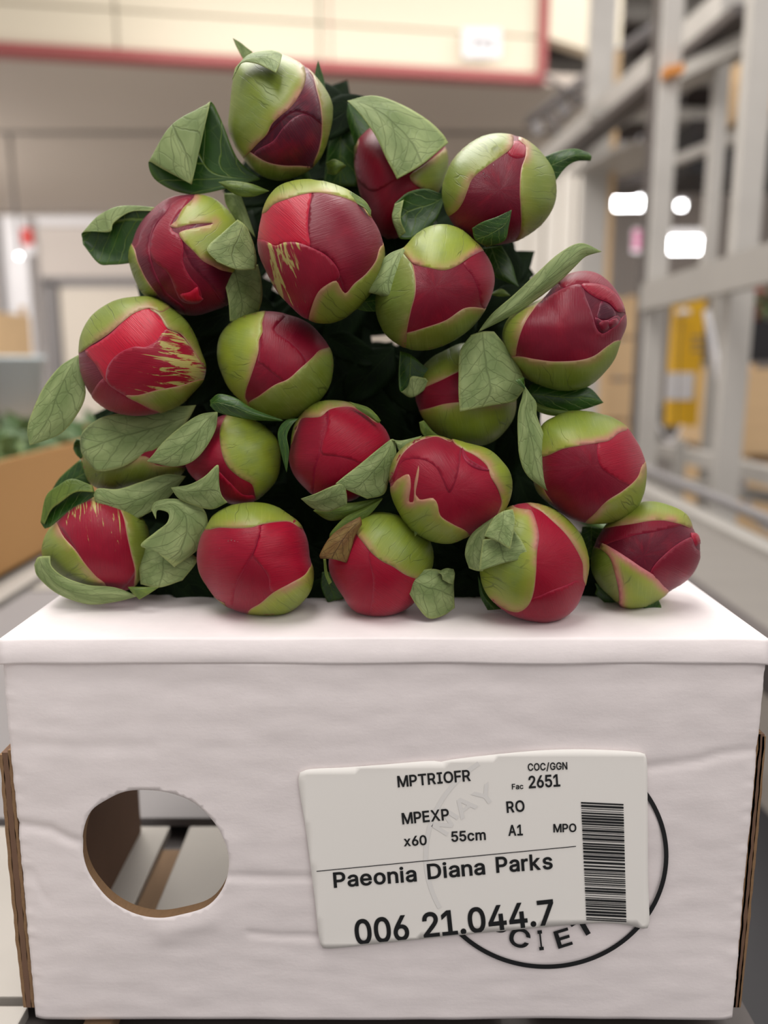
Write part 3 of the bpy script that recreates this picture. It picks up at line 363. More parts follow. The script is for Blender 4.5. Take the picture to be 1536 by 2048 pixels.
5|221,-25 174,-20 132,-5 96,19 68,50 49,88 38,148 137,148 144,115 153,100 165,87 181,77 200,70 221,68 246,71 267,80 285,94 298,113 307,136 310,162 307,189 298,212 284,232 265,246 243,256 217,259 195,257 173,251 154,243 133,227 47,237 80,527 384,527 384,434 167,434 150,327 146,331 172,342 200,349 230,352 266,348 301,338 332,321 358,298 380,270 396,238 406,202 409,163 406,129 398,96 384,66 356,28 318,0 288,-14 256,-22 151,332|35,36,29 4,3,9 9,8,4 5,4,8 8,7,5 6,5,7 29,36,30 31,30,36 0,13,12 38,26,25 25,39,38 0,12,1 11,1,12 26,38,37 1,11,2 11,10,2 3,2,10 9,3,10 35,29,28 28,27,35 27,26,35 26,37,35 36,35,55 31,36,34 14,54,53 15,14,53 24,23,41 40,24,41 48,47,19 47,46,19 15,53,52 16,15,52 52,51,16 17,16,51 51,50,17 50,49,17 18,17,49 49,48,18 48,19,18 19,46,20 46,45,20 21,20,45 45,44,21 22,21,44 44,43,22 43,42,22 23,22,42 41,23,42 13,0,54 54,14,13 39,25,24 24,40,39 33,32,34 31,34,32 35,37,55 34,36,55
6|226,-25 177,-19 133,-1 96,28 69,66 51,111 45,162 50,203 63,245 77,277 97,311 122,350 243,527 349,523 160,243 119,246 139,286 153,301 169,314 189,324 211,330 235,332 283,327 325,310 359,284 386,249 402,206 407,157 401,108 384,64 356,27 319,-1 275,-19 226,67 249,70 269,78 285,92 298,110 306,132 309,157 306,183 298,205 286,223 269,236 250,244 226,247 203,244 183,236 167,223 154,205 146,184 143,158 146,132 154,110 167,92 183,78 203,70 219,331|6,5,51 51,50,6 7,6,50 50,15,7 8,7,15 9,8,15 15,16,9 16,10,9 48,14,49 56,55,1 14,48,47 47,46,14 1,55,2 55,54,2 3,2,54 54,53,3 4,3,53 53,52,4 5,4,52 51,5,52 15,50,49 49,14,15 16,15,14 14,17,16 10,16,17 11,10,17 17,18,11 18,19,11 34,33,0 44,43,22 34,0,32 32,35,34 21,45,44 44,22,21 30,29,37 29,28,37 38,37,28 28,27,38 39,38,27 40,39,27 27,26,40 26,25,40 41,40,25 25,24,41 35,32,31 36,35,31 31,30,36 30,37,36 41,24,42 24,23,42 43,42,23 22,43,23 12,20,13 56,1,0 0,33,56 11,19,20 20,12,11 45,21,46 57,14,21 14,46,21 17,14,18 14,57,20 20,19,14 19,18,14 13,20,57
7|71,-16 298,433 44,434 44,527 409,527 409,444 176,-18|1,6,5 5,4,1 6,1,0 3,2,1 1,4,3
8|226,-25 191,-23 158,-16 128,-5 89,19 59,52 40,91 34,135 37,170 49,203 66,232 90,255 118,273 123,267 108,267 78,297 59,336 52,380 58,422 75,460 102,491 138,514 180,529 226,534 273,529 314,514 349,491 377,460 394,422 400,380 394,337 374,297 344,267 330,268 335,272 362,255 386,232 404,203 415,170 419,135 413,91 393,52 363,19 325,-5 294,-16 262,-23 226,67 254,70 277,77 295,88 308,102 316,118 318,139 316,160 307,179 293,194 275,207 252,214 226,217 200,214 177,207 159,194 145,179 136,160 134,139 136,118 144,102 157,88 175,77 198,70 226,308 248,310 266,316 281,327 292,340 299,356 301,376 299,395 292,411 281,423 267,433 248,440 226,442 204,440 185,433 171,423 160,411 153,395 151,376 153,356 160,340 171,327 186,316 205,310 109,267 344,267|13,12,94 4,66,5 66,65,5 6,5,65 7,6,65 65,64,7 8,7,64 64,63,8 9,8,63 14,12,15 93,59,58 58,70,93 59,93,92 22,84,83 1,69,2 68,2,69 2,68,3 68,67,3 4,3,67 66,4,67 9,63,62 10,9,62 11,10,62 62,61,11 13,11,61 61,60,13 60,59,13 59,92,13 92,91,13 12,13,91 91,90,12 15,12,90 90,89,15 16,15,89 89,88,16 17,16,88 88,87,17 18,17,87 19,18,87 87,86,19 20,19,86 86,85,20 21,20,85 85,84,21 84,22,21 46,0,45 45,47,46 57,72,71 80,24,81 23,81,24 47,45,44 44,48,47 35,32,33 34,33,32 42,41,50 51,50,41 41,40,51 40,39,51 52,51,39 39,38,52 53,52,38 38,37,53 54,53,37 37,36,54 35,54,36 32,35,95 34,32,95 48,44,43 49,48,43 43,42,49 42,50,49 54,35,55 35,33,55 56,55,33 57,56,33 72,57,33 73,72,33 33,34,73 74,73,34 34,31,74 75,74,31 31,30,75 76,75,30 30,29,76 77,76,29 29,28,77 28,27,77 78,77,27 27,26,78 79,78,26 26,25,79 80,79,25 24,80,25 0,46,1 69,1,46 57,71,58 70,58,71 81,23,82 83,82,23 22,83,23 12,14,94 11,13,94 31,34,95
9|226,534 275,528 319,510 356,481 384,443 401,398 407,347 403,306 389,263 375,232 355,197 330,158 210,-18 104,-14 292,266 333,262 313,223 300,208 283,195 263,185 241,179 218,177 170,182 128,198 93,225 67,260 51,303 45,352 51,401 69,445 97,482 134,510 177,528 226,442 203,439 184,431 167,417 154,399 146,377 143,352 146,326 154,304 167,286 183,273 203,264 226,262 249,264 269,273 286,286 298,304 307,325 309,350 307,376 298,399 286,417 269,431 249,439 233,178|25,24,41 41,40,25 26,25,40 27,26,40 40,39,27 39,38,27 28,27,38 21,45,44 33,0,34 21,44,22 43,22,44 32,35,34 34,0,32 13,12,20 22,43,23 43,42,23 24,23,42 41,24,42 28,38,37 29,28,37 30,29,37 37,36,30 31,30,36 36,35,31 35,32,31 55,1,56 14,49,48 47,46,14 14,48,47 10,9,16 15,16,9 9,8,15 8,7,15 50,15,7 7,6,50 51,50,6 6,5,51 52,51,5 5,4,52 19,20,11 18,19,11 17,18,11 11,10,17 10,16,17 14,17,16 16,15,14 49,14,15 15,50,49 52,4,53 4,3,53 54,53,3 3,2,54 55,54,2 1,55,2 11,20,12 0,33,56 56,1,0 45,21,46 57,14,21 14,46,21 17,14,18 14,57,20 20,19,14 19,18,14 13,20,57
.|95,-23 71,-18 50,-4 36,16 31,41 36,66 50,86 71,100 95,105 120,100 141,86 155,66 159,41 155,17 141,-4 120,-18|5,4,6 2,1,0 4,3,2 6,4,2 12,11,10 13,12,14 12,10,8 9,8,10 15,14,0 14,12,0 12,8,0 2,0,8 6,2,8 7,6,8
Y|185,-18 185,203 -10,523 101,527 208,354 224,327 238,300 252,271 274,214 199,214 221,272 235,301 249,327 265,354 371,527 481,523 286,203 286,-18 236,304|5,10,11 10,5,4 9,10,1 10,4,1 2,1,4 3,2,4 12,6,7 7,13,12 8,16,7 13,7,16 16,15,13 15,14,13 1,0,17 17,16,1 9,1,16 16,8,9 8,7,9 10,9,7 7,6,10 11,10,6 11,6,18 6,12,18 5,11,18"""
GL = {}
for ln in GLYPHS.split('\n'):
    ch, v_, f_ = ln.split('|'); GL[ch] = ([tuple(int(k) for k in q.split(',')) for q in v_.split()], [tuple(int(k) for k in q.split(',')) for q in f_.split()])
def text_verts(s, offset=0.0, res=3):
    vs, fs, x = [], [], 0.0
    for ch in s:
        v_, f_ = GL[ch]; lo = min(p[0] for p in v_); hi = max(p[0] for p in v_)
        b0 = len(vs); vs += [Vector(((p[0] - lo + x) / 1000, (p[1] + 18) / 1000, 0)) for p in v_]; fs += [tuple(i + b0 for i in f) for f in f_]
        x += hi - lo + 58
    return vs, fs
def text_px(s, p0, p1, cap, mapf, name, mat, parent, offset=.012, clip=None):
    vs, fs = text_verts(s, offset)
    x0 = min(v.x for v in vs); x1 = max(v.x for v in vs); ch = .545
    a, b_ = Vector(p0), Vector(p1); d = b_ - a; dn = d.normalized(); up = Vector((dn.y, -dn.x))
    pts = [a + d * ((v.x - x0) / (x1 - x0)) + up * (v.y / ch * cap) for v in vs]
    if clip:
        bm = bmesh.new(); bv = [bm.verts.new((p.x, p.y, 0)) for p in pts]
        for f in fs:
            try: bm.faces.new([bv[i] for i in f])
            except ValueError: pass
        (cx, cy), (nx, ny) = clip
        bmesh.ops.bisect_plane(bm, geom=bm.verts[:] + bm.edges[:] + bm.faces[:], plane_co=(cx, cy, 0), plane_no=(nx, ny, 0), clear_outer=True)
        bm.verts.index_update(); pts = [v.co.copy() for v in bm.verts]; fs = [tuple(v.index for v in f.verts) for f in bm.faces]; bm.free()
    return mesh_obj(name, [mapf(p[0], p[1]) for p in pts], fs, mat, parent)
text_px('992', (942, 96), (990, 97), 20, lambda x, y: on_wall(x, y, .042), 'lettering', M['grey'], sgn)
# soffit behind the red-edged wall, far wall, door
soff_far = on_z(100, 430, zs).y
yy = [A.y + .1, on_z(300, 276, zs).y - .08, on_z(300, 276, zs).y + .08, soff_far + .2]
ce = thing('ceiling', (0, 6, zs), kind='structure')
xe0, xe1 = on_z(1120, 180, zs), on_z(1000, 430, zs)
def ceil_piece(y0, y1, mat, dz, name='ceiling_panel'):
    xr = lambda y: 1.75 + (y - 6) * -.02
    vs = [(-8, y0, zs + dz), (xr(y0), y0, zs + dz), (xr(y1), y1, zs + dz), (-8, y1, zs + dz)]
    vs += [(x, y, z + .08) for x, y, z in vs]
    mesh_obj(name, vs, [(0,1,2,3),(7,6,5,4),(0,4,5,1),(1,5,6,2),(2,6,7,3),(3,7,4,0)], mat, ce)
_p0, _p1 = A2 + Vector((0, .12, 0)), Bc + dAB * .6 + Vector((0, .12, 0))
mesh_obj('ceiling_panel', [(x, y, zs + k) for k in (.03, .11) for (x, y) in ((_p0.x, _p0.y), (_p1.x, _p1.y), (1.75, yy[1]), (-8, yy[1]))], [(0,1,2,3),(7,6,5,4),(0,4,5,1),(1,5,6,2),(2,6,7,3),(3,7,4,0)], M['soffit'], ce); ceil_piece(yy[1], yy[2], M['steel_dk'], .05, 'joint_strip'); ceil_piece(yy[2], yy[3], M['soffit'], .03)
FY = soff_far + .15
wb = thing('wall_back', (-2, FY, 0), kind='structure')
box('wall_face', (-8, FY, 0), (1.9, FY + .1, zs + .1), M['wall'], wb)
tz = at(100, 452, FY - .05)
box('cornice', (-8, FY - .12, tz.z), (1.9, FY, tz.z + .10), M['white'], wb)
d0, d1 = at(92, 565, FY), at(640, 1150, FY)
dr = thing('door_1', (d0.x, FY - .03, 0), kind='structure')
box('door_leaf', (d0.x + .18, FY - .05, 0), (2.2 - 1.9, FY - .005, d0.z - .08), M['door'], dr)
box('door_frame', (d0.x - .02, FY - .09, 0), (d0.x + .16, FY - .006, d0.z), M['grey'], dr)
box('door_frame', (d0.x - .35, FY - .09, d0.z - .04), (.35, FY - .006, d0.z + .06), M['grey'], dr)
# pale ribbed cladding to the right
cl = thing('wall_right', at(1100, 900, 8.0), kind='structure')
x0c, x1c = at(930, 700, 8).x, at(1200, 700, 8).x
n = 9
for i in range(n):
    xa = x0c + (x1c - x0c) * i / n; xb = x0c + (x1c - x0c) * (i + .86) / n
    box('panel', (xa, 8 - (.03 if i % 2 else 0), 0), (xb, 8.05, at(1000, 250, 8).z), M['cream_wall'], cl)
box('backing', (x0c, 8.05, 0), (x1c, 8.1, at(1000, 250, 8).z), M['wall'], cl)
# far hall on the right
box('wall_far', (1.2, 19.6, 0), (14, 19.8, 5.2), M['wall']).__setitem__('kind', 'structure')
ce2 = thing('ceiling', (5, 14, 5.2), kind='structure')
box('roof_deck', (1.5, 7, 5.2), (14, 20, 5.3), M['darkroof'], ce2)
for k in range(6):
    beam('roof_beam', (1.5, 8 + k * 2.1, 5.05), (14, 8.4 + k * 2.1, 5.05), .14, .3, M['steel2'], ce2)
box('wall_side', (7.4, 6, 0), (7.5, 20, 5.2), M['wall']).__setitem__('kind', 'structure')

# ---- work table of steel plates (the box stands on it) ----
tb = thing('steel_work_table', (0, .6, 0), 'grey steel plate work table with brown grooves under the white box', 'table')
BY0 = .2975; BZ = TZ
ys = [-.5, .19, .444, .462, .9, 1.5, 2.6]
def plate(x0, x1, y0, y1, z, mat, name='plate', parent=tb, t=.006): return box(name, (x0, y0, z - t), (x1, y1, z), mat, parent, .0008)
gx = [-.445, -.300, -.124, .06, .160]
gw = .012
for (y0, y1, dz, mt) in ((.31, .443, 0, M['plate']), (.452, .95, -.0, M['grey']), (.957, 1.6, 0, M['plate']), (1.607, 2.6, 0, M['steel2'])):
    gg = gx if y0 < .4 else [gx[0], gx[-1]]
    for i in range(len(gg) - 1): plate(gg[i] + (gw / 2), gg[i + 1] - gw / 2, y0, y1, TZ + dz, mt)
for i in range(2): plate(gx[i] + gw / 2 , (gx[i + 1] - gw / 2, -.156)[i], -.5, .305, TZ, M["plate"])
box('gap_shade_sheet', (-.15, -.5, TZ - .16), (.37, 1.6, TZ - .15), M['black'], tb)  # black sheet added so the gap below and beside the box looks shaded
for g in gx[:3]: box('wood_strip', (g - gw / 2, .292, TZ - .012), (g + gw / 2, .425, TZ - .004), M['wood_strip'], tb)
box('under_frame', (-.45, .305, TZ - .06), (.166, 2.6, TZ - .014), M['steel_dk'], tb)
for x in (-.42, .14):
    for y in (.33, 1.1, 2.5): box('leg', (x - .02, y - .02, 0), (x + .02, y + .02, TZ - .06), M['steel2'], tb)
for (x, y) in ((-.155, .395), (-.07, .402)):    # bolts
    tube('bolt', [(x, y, TZ), (x, y, TZ + .002)], .006, M['grey'], tb)
# right-hand conveyor
cv = thing('conveyor', (.5, 1.5, 0), 'long grey belt conveyor running back on the right of the white box', 'conveyor')
box('belt', (.40, .2, TZ - .02), (.56, 6, TZ - .005), M['belt'], cv)
box('side_rail', (.382, .2, TZ - .05), (.40, 6, TZ + .004), M['steel_dk'], cv)
box('side_rail', (.56, .2, TZ - .06), (.60, 6, TZ + .006), M['steel2'], cv)
for x in (.395, .585):
    for y in (.5, 2.2, 4.2, 5.8): box('leg', (x - .015, y - .02, 0), (x + .015, y + .02, TZ - .05), M['steel2'], cv)
tube('guide_rail', [(.60, .3, TZ + .035), (.60, 5.9, TZ + .035)], .010, M['grey'], cv)
for y in (1.0, 1.9, 2.8, 3.7, 4.6): tube('bracket', [(.60, y, TZ), (.60, y, TZ + .035)], .006, M['steel_dk'], cv)
# left conveyor under the brown carton
cw = thing('conveyor', (-.8, 1.5, 0), 'grey belt conveyor on the left under the brown carton', 'conveyor')
box('belt', (-.93, .2, TZ - .02), (-.49, 6, TZ - .002), M['belt'], cw)
box('side_rail', (-.488, .2, TZ - .05), (-.455, 6, TZ - .001), M['steel2'], cw)
box('side_rail', (-.96, .2, TZ - .05), (-.93, 6, TZ + .02), M['steel2'], cw)
for x in (-.945, -.47):
    for y in (.5, 2.2, 4.2, 5.8): box('leg', (x - .015, y - .02, 0), (x + .015, y + .02, TZ - .05), M['steel2'], cw)
# brown carton with cut greens on top
bx0, bx1, by0, by1, bh = -.86, -.50, .62, 1.75, .150
ct = thing('open_carton', ((bx0 + bx1) / 2, .7, TZ), 'open brown cardboard carton of cut greens left of the peonies', 'box')
for nm, a, b_ in (('side_panel', (bx1 - .005, by0, TZ), (bx1, by1, TZ + bh)), ('side_panel', (bx0, by0, TZ), (bx0 + .005, by1, TZ + bh)),
                  ('end_panel', (bx0, by0, TZ), (bx1, by0 + .005, TZ + bh)), ('end_panel', (bx0, by1 - .005, TZ), (bx1, by1, TZ + bh)), ('bottom', (bx0, by0, TZ), (bx1, by1, TZ + .005))):
    box(nm, a, b_, M['kraft_box'], ct)
rnd = random.Random(4)
def leaf_heap(name, x0, x1, y0, y1, z0, z1, n, size, mats, label, cat):
    vs, fs, mi = [], [], []
    for i in range(n):
        c = Vector((rnd.uniform(x0, x1), rnd.uniform(y0, y1), rnd.uniform(z0, z1)))
        d = Vector((rnd.uniform(-1, 1), rnd.uniform(-1, 1), rnd.uniform(-.2, .9))).normalized(); s = d.cross(Vector((rnd.uniform(-1, 1), rnd.uniform(-1, 1), 1))).normalized()
        l = size * rnd.uniform(.6, 1.2); b0 = len(vs); u = s.cross(d)
        vs += [c - d * l * .5, c - d * l * .1 + s * l * .22 + u * l * .05, c + d * l * .5, c - d * l * .1 - s * l * .22 + u * l * .05]
        fs += [(b0, b0 + 1, b0 + 2), (b0, b0 + 2, b0 + 3)]; k = rnd.randrange(len(mats)); mi += [k, k]
    o = mesh_obj(name, vs, fs, mats); o.data.polygons.foreach_set('material_index', mi)
    return tag(o, label, cat, kind='stuff')
leaf_heap('cut_greens', bx0 + .02, bx1 - .02, by0 + .02, by1 - .02, TZ + .03, TZ + .165, 900, .07, [M['foliage'], M['foliage2'], M['foliage']], 'loose cut greenery heaped inside the open brown carton', 'greenery')

# bucket and bits on the far left
bk = at(25, 846, 2.6); bkt = at(25, 712, 2.6)
bu = thing('flower_bucket', (bk.x, bk.y, 0), 'pale blue-white plastic bucket behind the brown carton at far left', 'bucket')
def lathe(name, c, prof, mat, parent, seg=24):
    vs, fs = [], []
    for r_, z in prof:
        for k in range(seg): a = 2 * math.pi * k / seg; vs.append((c[0] + r_ * math.cos(a), c[1] + r_ * math.sin(a), z))
    for i in range(len(prof) - 1):
        for k in range(seg): a, b_ = i * seg + k, i * seg + (k + 1) % seg; fs.append((a, b_, b_ + seg, a + seg))
    return mesh_obj(name, vs, fs, mat, parent, smooth=True)
lathe('body', (bk.x, bk.y), [(.001, bk.z), (.085, bk.z), (.11, bkt.z), (.118, bkt.z), (.118, bkt.z - .012), (.106, bkt.z - .012), (.08, bk.z + .01), (.001, bk.z + .01)], M['bluewhite'], bu)
lathe('stand', (bk.x, bk.y), [(.001, 0), (.14, 0), (.14, bk.z - .002), (.001, bk.z - .002)], M['wood2'], bu)
# pallet of boxes behind the bucket
def crate(name, px0, py0, px1, py1, Y, depth, mat, label, cat, slat=4, gap=.25, zbot=None, group=None):
    a, b_ = at(px0, py1, Y), at(px1, py0, Y); z0 = a.z if zbot is None else zbot
    t = thing(name, ((a.x + b_.x) / 2, Y, z0), label, cat, group); h = (b_.z - z0) / slat
    for i in range(slat):
        for (ya, yb) in ((Y, Y + .015), (Y + depth - .015, Y + depth)):
            box('slat', (a.x, ya, z0 + h * i + h * gap * .5), (b_.x, yb, z0 + h * (i + 1) - h * gap * .5), mat, t)
        for (xa, xb) in ((a.x, a.x + .012), (b_.x - .012, b_.x)):
            box('slat', (xa, Y + .015, z0 + h * i + h * gap * .5), (xb, Y + depth - .015, z0 + h * (i + 1) - h * gap * .5), mat, t)
    for xa in (a.x + .012, b_.x - .04):
        for ya in (Y + .015, Y + depth - .045): box('corner_post', (xa, ya, z0), (xa + .028, ya + .03, b_.z), mat, t)
    box('bottom', (a.x + .012, Y + .015, z0), (b_.x - .012, Y + depth - .015, z0 + .012), mat, t)
    return t
crate('wooden_crate', -150, 600, -24, 712, 4.4, .5, M['wood'], 'pale wooden crate in the left distance above the bucket', 'crate', 3, zbot=0)
crate('wooden_crate', 1205, 590, 1276, 880, 4.6, .5, M['wood'], 'tall pale wooden crate just right of the flowers', 'crate', 6, .12, zbot=0)
crate('wooden_crate', 1478, 728, 1620, 900, 2.9, .6, M['wood'], 'brown wooden crate under the black tray at right edge', 'crate', 3, .1, zbot=0)
# black tray with cut flowers on the right-hand crate
a, b_ = at(1490, 726, 2.95), at(1610, 640, 2.95)
tr = thing('black_tray', (a.x + .1, 3.1, a.z), 'black plastic tray of cut flowers on the right-hand crate', 'tray')
box('tray_wall', (a.x, 2.95, a.z + .004), (b_.x, 2.97, b_.z), M['black'], tr); box('tray_wall', (a.x, 3.33, a.z + .004), (b_.x, 3.35, b_.z), M['black'], tr)
box('tray_wall', (a.x, 2.97, a.z + .004), (a.x + .02, 3.33, b_.z), M['black'], tr); box('tray_wall', (b_.x - .02, 2.97, a.z + .004), (b_.x, 3.33, b_.z), M['black'], tr)
box('tray_bottom', (a.x + .02, 2.97, a.z + .004), (b_.x - .02, 3.33, a.z + .02), M['black'], tr)
M['redleaf'] = simple('red_petals', srgb(150, 50, 46), .6, 0, .3, 30)
leaf_heap('cut_flowers', a.x + .02, b_.x - .03, 3.0, 3.3, b_.z - .06, b_.z + .12, 260, .06, [M['foliage'], M['redleaf'], M['foliage2']], 'red and green cut flowers standing in the black tray at right', 'flowers')
leaf_heap('cut_flowers', -1.72, -1.45, 2.7, 3.0, 1.0, 1.22, 200, .07, [M['redleaf'], M['foliage2'], M['redleaf']], 'reddish cut flowers in the left distance beside the bucket', 'flowers')
# left: white post, lamp, small red sign
def post_px(name, px, py_top, Y, wpx, mat, parent, dp=None, zb=0, pyb=None):
    p = at(px, 450, Y); p.z = at(px, py_top, Y).z; ww = wpx / F * Y; zb = at(px, pyb, Y).z if pyb else zb
    return box(name, (p.x - ww / 2, Y, zb), (p.x + ww / 2, Y + (dp or ww), p.z), mat, parent, .002)
pl = thing('white_post', (at(20, 600, 7).x, 7, 0), 'white post standing before the far wall at left edge', 'post')
post_px('post', 22, 432, 7.0, 54, M['white'], pl); post_px('edge_strip', -12, 432, 6.98, 12, M['grey'], pl)
rs = thing('red_sign', at(55, 480, 6.9), 'small red and white sign on the post at far left', 'sign')
p = at(55, 480, 6.99); box('plate', (p.x - .09, 6.985, p.z - .12), (p.x + .06, 6.999, p.z + .10), M['white'], rs); box('red_field', (p.x - .045, 6.978, p.z - .04), (p.x + .05, 6.985, p.z + .09), M['redsign'], rs)
def lamp(px, py, Y, wpx, hpx, label, rod=.4, hide=0):
    p = at(px, py, Y); ww = wpx / F * Y / 2; hh = hpx / F * Y / 2
    t = thing('tube_lamp', p, label, 'lamp')
    tube('tube', [(p.x - ww, Y, p.z), (p.x + ww, Y, p.z)], hh, M['lamp'], t, 10)
    box('housing', (p.x - ww - .02, Y - hh * 1.4, p.z + hh * 1.1), (p.x + ww + .02, Y + hh * 1.4, p.z + hh * 2.2), M['white'], t)
    for s in (-.7, .7): tube('hanger', [(p.x + s * ww, Y, p.z + hh * 2), (p.x + s * ww, Y, 5.2 if Y > 8 else zs + .03)], .006, M['steel_dk'], t)
lamp(1243, 408, 9.5, 108, 20, 'upper long glowing tube lamp right of the top peonies')
lamp(1362, 412, 14.0, 12, 12, 'smallest glowing lamp, a round dot behind the steel post')
lamp(1378, 492, 9.0, 86, 26, 'lower long glowing tube lamp beside the pink sign')
lamp(38, 512, 6.8, 5, 5, 'tiny warm lamp on the white post at far left')
sgp = thing('pink_sign', at(1312, 478, 9.3), 'pink and white hanging sign left of the lower tube lamp', 'sign')
p = at(1312, 478, 9.3); q0, q1 = at(1266, 458, 9.3), at(1430, 505, 9.3)
box('board', (q0.x, 9.3, q1.z), (q1.x, 9.32, q0.z), M['white'], sgp); q2, q3 = at(1268, 462, 9.29), at(1345, 502, 9.29)
for k in range(3):
    z1 = q2.z + (q3.z - q2.z) * k / 3; box('pink_band', (q2.x, 9.28, z1 + (q3.z - q2.z) * .24), (q3.x, 9.3, z1), M['pink'], sgp)
for x in (q0.x + .1, q1.x - .1): tube('hanger', [(x, 9.31, q0.z), (x, 9.31, 5.05)], .005, M['steel_dk'], sgp)

# ---- racking on the right ----
rk = thing('steel_rack', (1.0, 2.4, 0), 'tall galvanised steel racking with sloping-looking beams on the right', 'rack')
def dbeam(name, px0, py0, Y0, px1, py1, wd, ht, mat, parent=rk):
    p0 = at(px0, py0, Y0); p1 = on_z(px1, py1, p0.z); return beam(name, p0, p1, wd, ht, mat, parent)
post_px('post', 1322, -60, 2.4, 38, M['steel'], rk, .05); post_px('post', 1300, -60, 2.42, 10, M['steel_dk'], rk, .06)
post_px('post', 1190, -60, 4.2, 46, M['steel'], rk, .07); post_px('post_edge', 1219, 100, 4.2, 14, M['wood'], rk, .05)
post_px('post', 1426, -60, 2.9, 26, M['steel'], rk, .04, pyb=560); post_px('post', 1497, -60, 1.9, 48, M['steel'], rk, .04)
post_px('post', 1462, 560, 2.45, 34, M['steel2'], rk, .04)
post_px('post', 1395, 880, 2.2, 18, M['steel2'], rk, .03, pyb=1040)
dbeam('beam', 1060, 350, 5.2, 1470, 8, .09, .10, M['steel'])
dbeam('beam', 1050, 380, 5.1, 1500, 20, .10, .03, M['steel_dk'])
dbeam('beam', 1190, 350, 4.3, 1320, 290, .3, .02, M['steel'])
dbeam('beam', 1350, 322, 3.4, 1600, 225, .04, .035, M['steel'])
dbeam('beam', 1290, 596, 2.45, 1640, 500, .03, .075, M['steel2'])
dbeam('beam', 1300, 582, 2.7, 1420, 540, .02, .03, M['steel'])
dbeam('beam', 1180, 228, 3.8, 1420, 232, .05, .05, M['steel2'])
beam('shelf_plate', at(1345, 318, 3.6), at(1640, 318, 3.6), .4, .20, M['black'], rk)
beam('shelf_plate', at(1222, 215, 4.6), at(1300, 215, 4.6), .5, .2, M['darkroof'], rk)
beam('shelf_plate', at(1205, 372, 5), at(1290, 372, 5), .4, .06, M['steel_dk'], rk)
dbeam('beam', 1200, 262, 3.9, 1560, 60, .05, .04, M['steel'])
dbeam('beam', 1340, 160, 3.0, 1600, 30, .04, .05, M['steel2'])
tube('cable_tray', [at(1060, 240, 5.4), at(1180, 150, 4.8), at(1330, 40, 4.0)], .03, M['grey'], rk)
for k in range(7): beam('clamp', at(1070 + 26 * k, 246 - 19 * k, 5.1), at(1078 + 26 * k, 268 - 19 * k, 5.1), .05, .05, M['steel_dk'] if k % 2 else M['grey'], rk)
beam('carton_side', at(1470, 150, 3.3), at(1600, 150, 3.3), .3, .34, M['wood'], rk)
beam('shelf_plate', at(1360, 90, 3.6), at(1470, 90, 3.6), .4, .12, M['darkroof'], rk)
for k in range(4): tube('strut', [at(1232 + 18 * k, 380, 5.2), at(1244 + 18 * k, 250, 5.2)], .012, M['grey'], rk)
beam('clip', at(1328, 148, 2.38), at(1362, 140, 2.38), .05, .022, M['orange'], rk)
for (x0_, y0_, x1_, y1_) in ((1050, 250, 1130, 180), (1100, 270, 1185, 170), (1085, 150, 1180, 210), (1140, 330, 1100, 225)):
    tube('hanger_wire', [at(x0_, y0_, 4.6), at(x1_, y1_, 4.6)], .012, M['steel_dk'], rk)
tube('rod', [at(1412, 622, 2.1), at(1455, 830, 2.1), at(1500, 1028, 2.1), at(1540, 1062, 2.1)], .009, M['white'], rk)
dbeam('rail', 1325, 898, 2.6, 1640, 975, .05, .04, M['steel'])
dbeam('rail', 1290, 955, 2.4, 1640, 1010, .03, .03, M['steel2'])
yp = thing('yellow_panel', at(1375, 850, 2.6), 'tall yellow panel with a white label hanging in the racking', 'panel')
y0_, y1_ = at(1336, 852, 2.6), at(1414, 590, 2.6)
box('board', (y0_.x, 2.6, y0_.z), (y1_.x, 2.64, y1_.z), M['yellow'], yp, .004)
q0, q1 = at(1333, 800, 2.59), at(1392, 745, 2.59); box('paper_label', (q0.x, 2.596, q0.z), (q1.x, 2.6, q1.z), M['white'], yp)
for py in (672, 684, 698): q0, q1 = at(1385, py + 4, 2.59), at(1410, py, 2.59); box('printed_line', (q0.x, 2.598, q0.z), (q1.x, 2.6, q1.z), M['grey'], yp)
tube('chain', [at(1318 + 4.5 * i, 850 + 32 * math.sin(math.pi * i / 10), 2.55) for i in range(11)], .004, M['white'], yp)
tube('cord', [at(1372, 560, 2.55), at(1358, 700, 2.55), at(1352, 860, 2.55)], .002, M['steel_dk'], yp)
tube('hook', [at(1355, 628, 2.55), at(1368, 622, 2.55), at(1380, 626, 2.55)], .008, M['white'], yp)

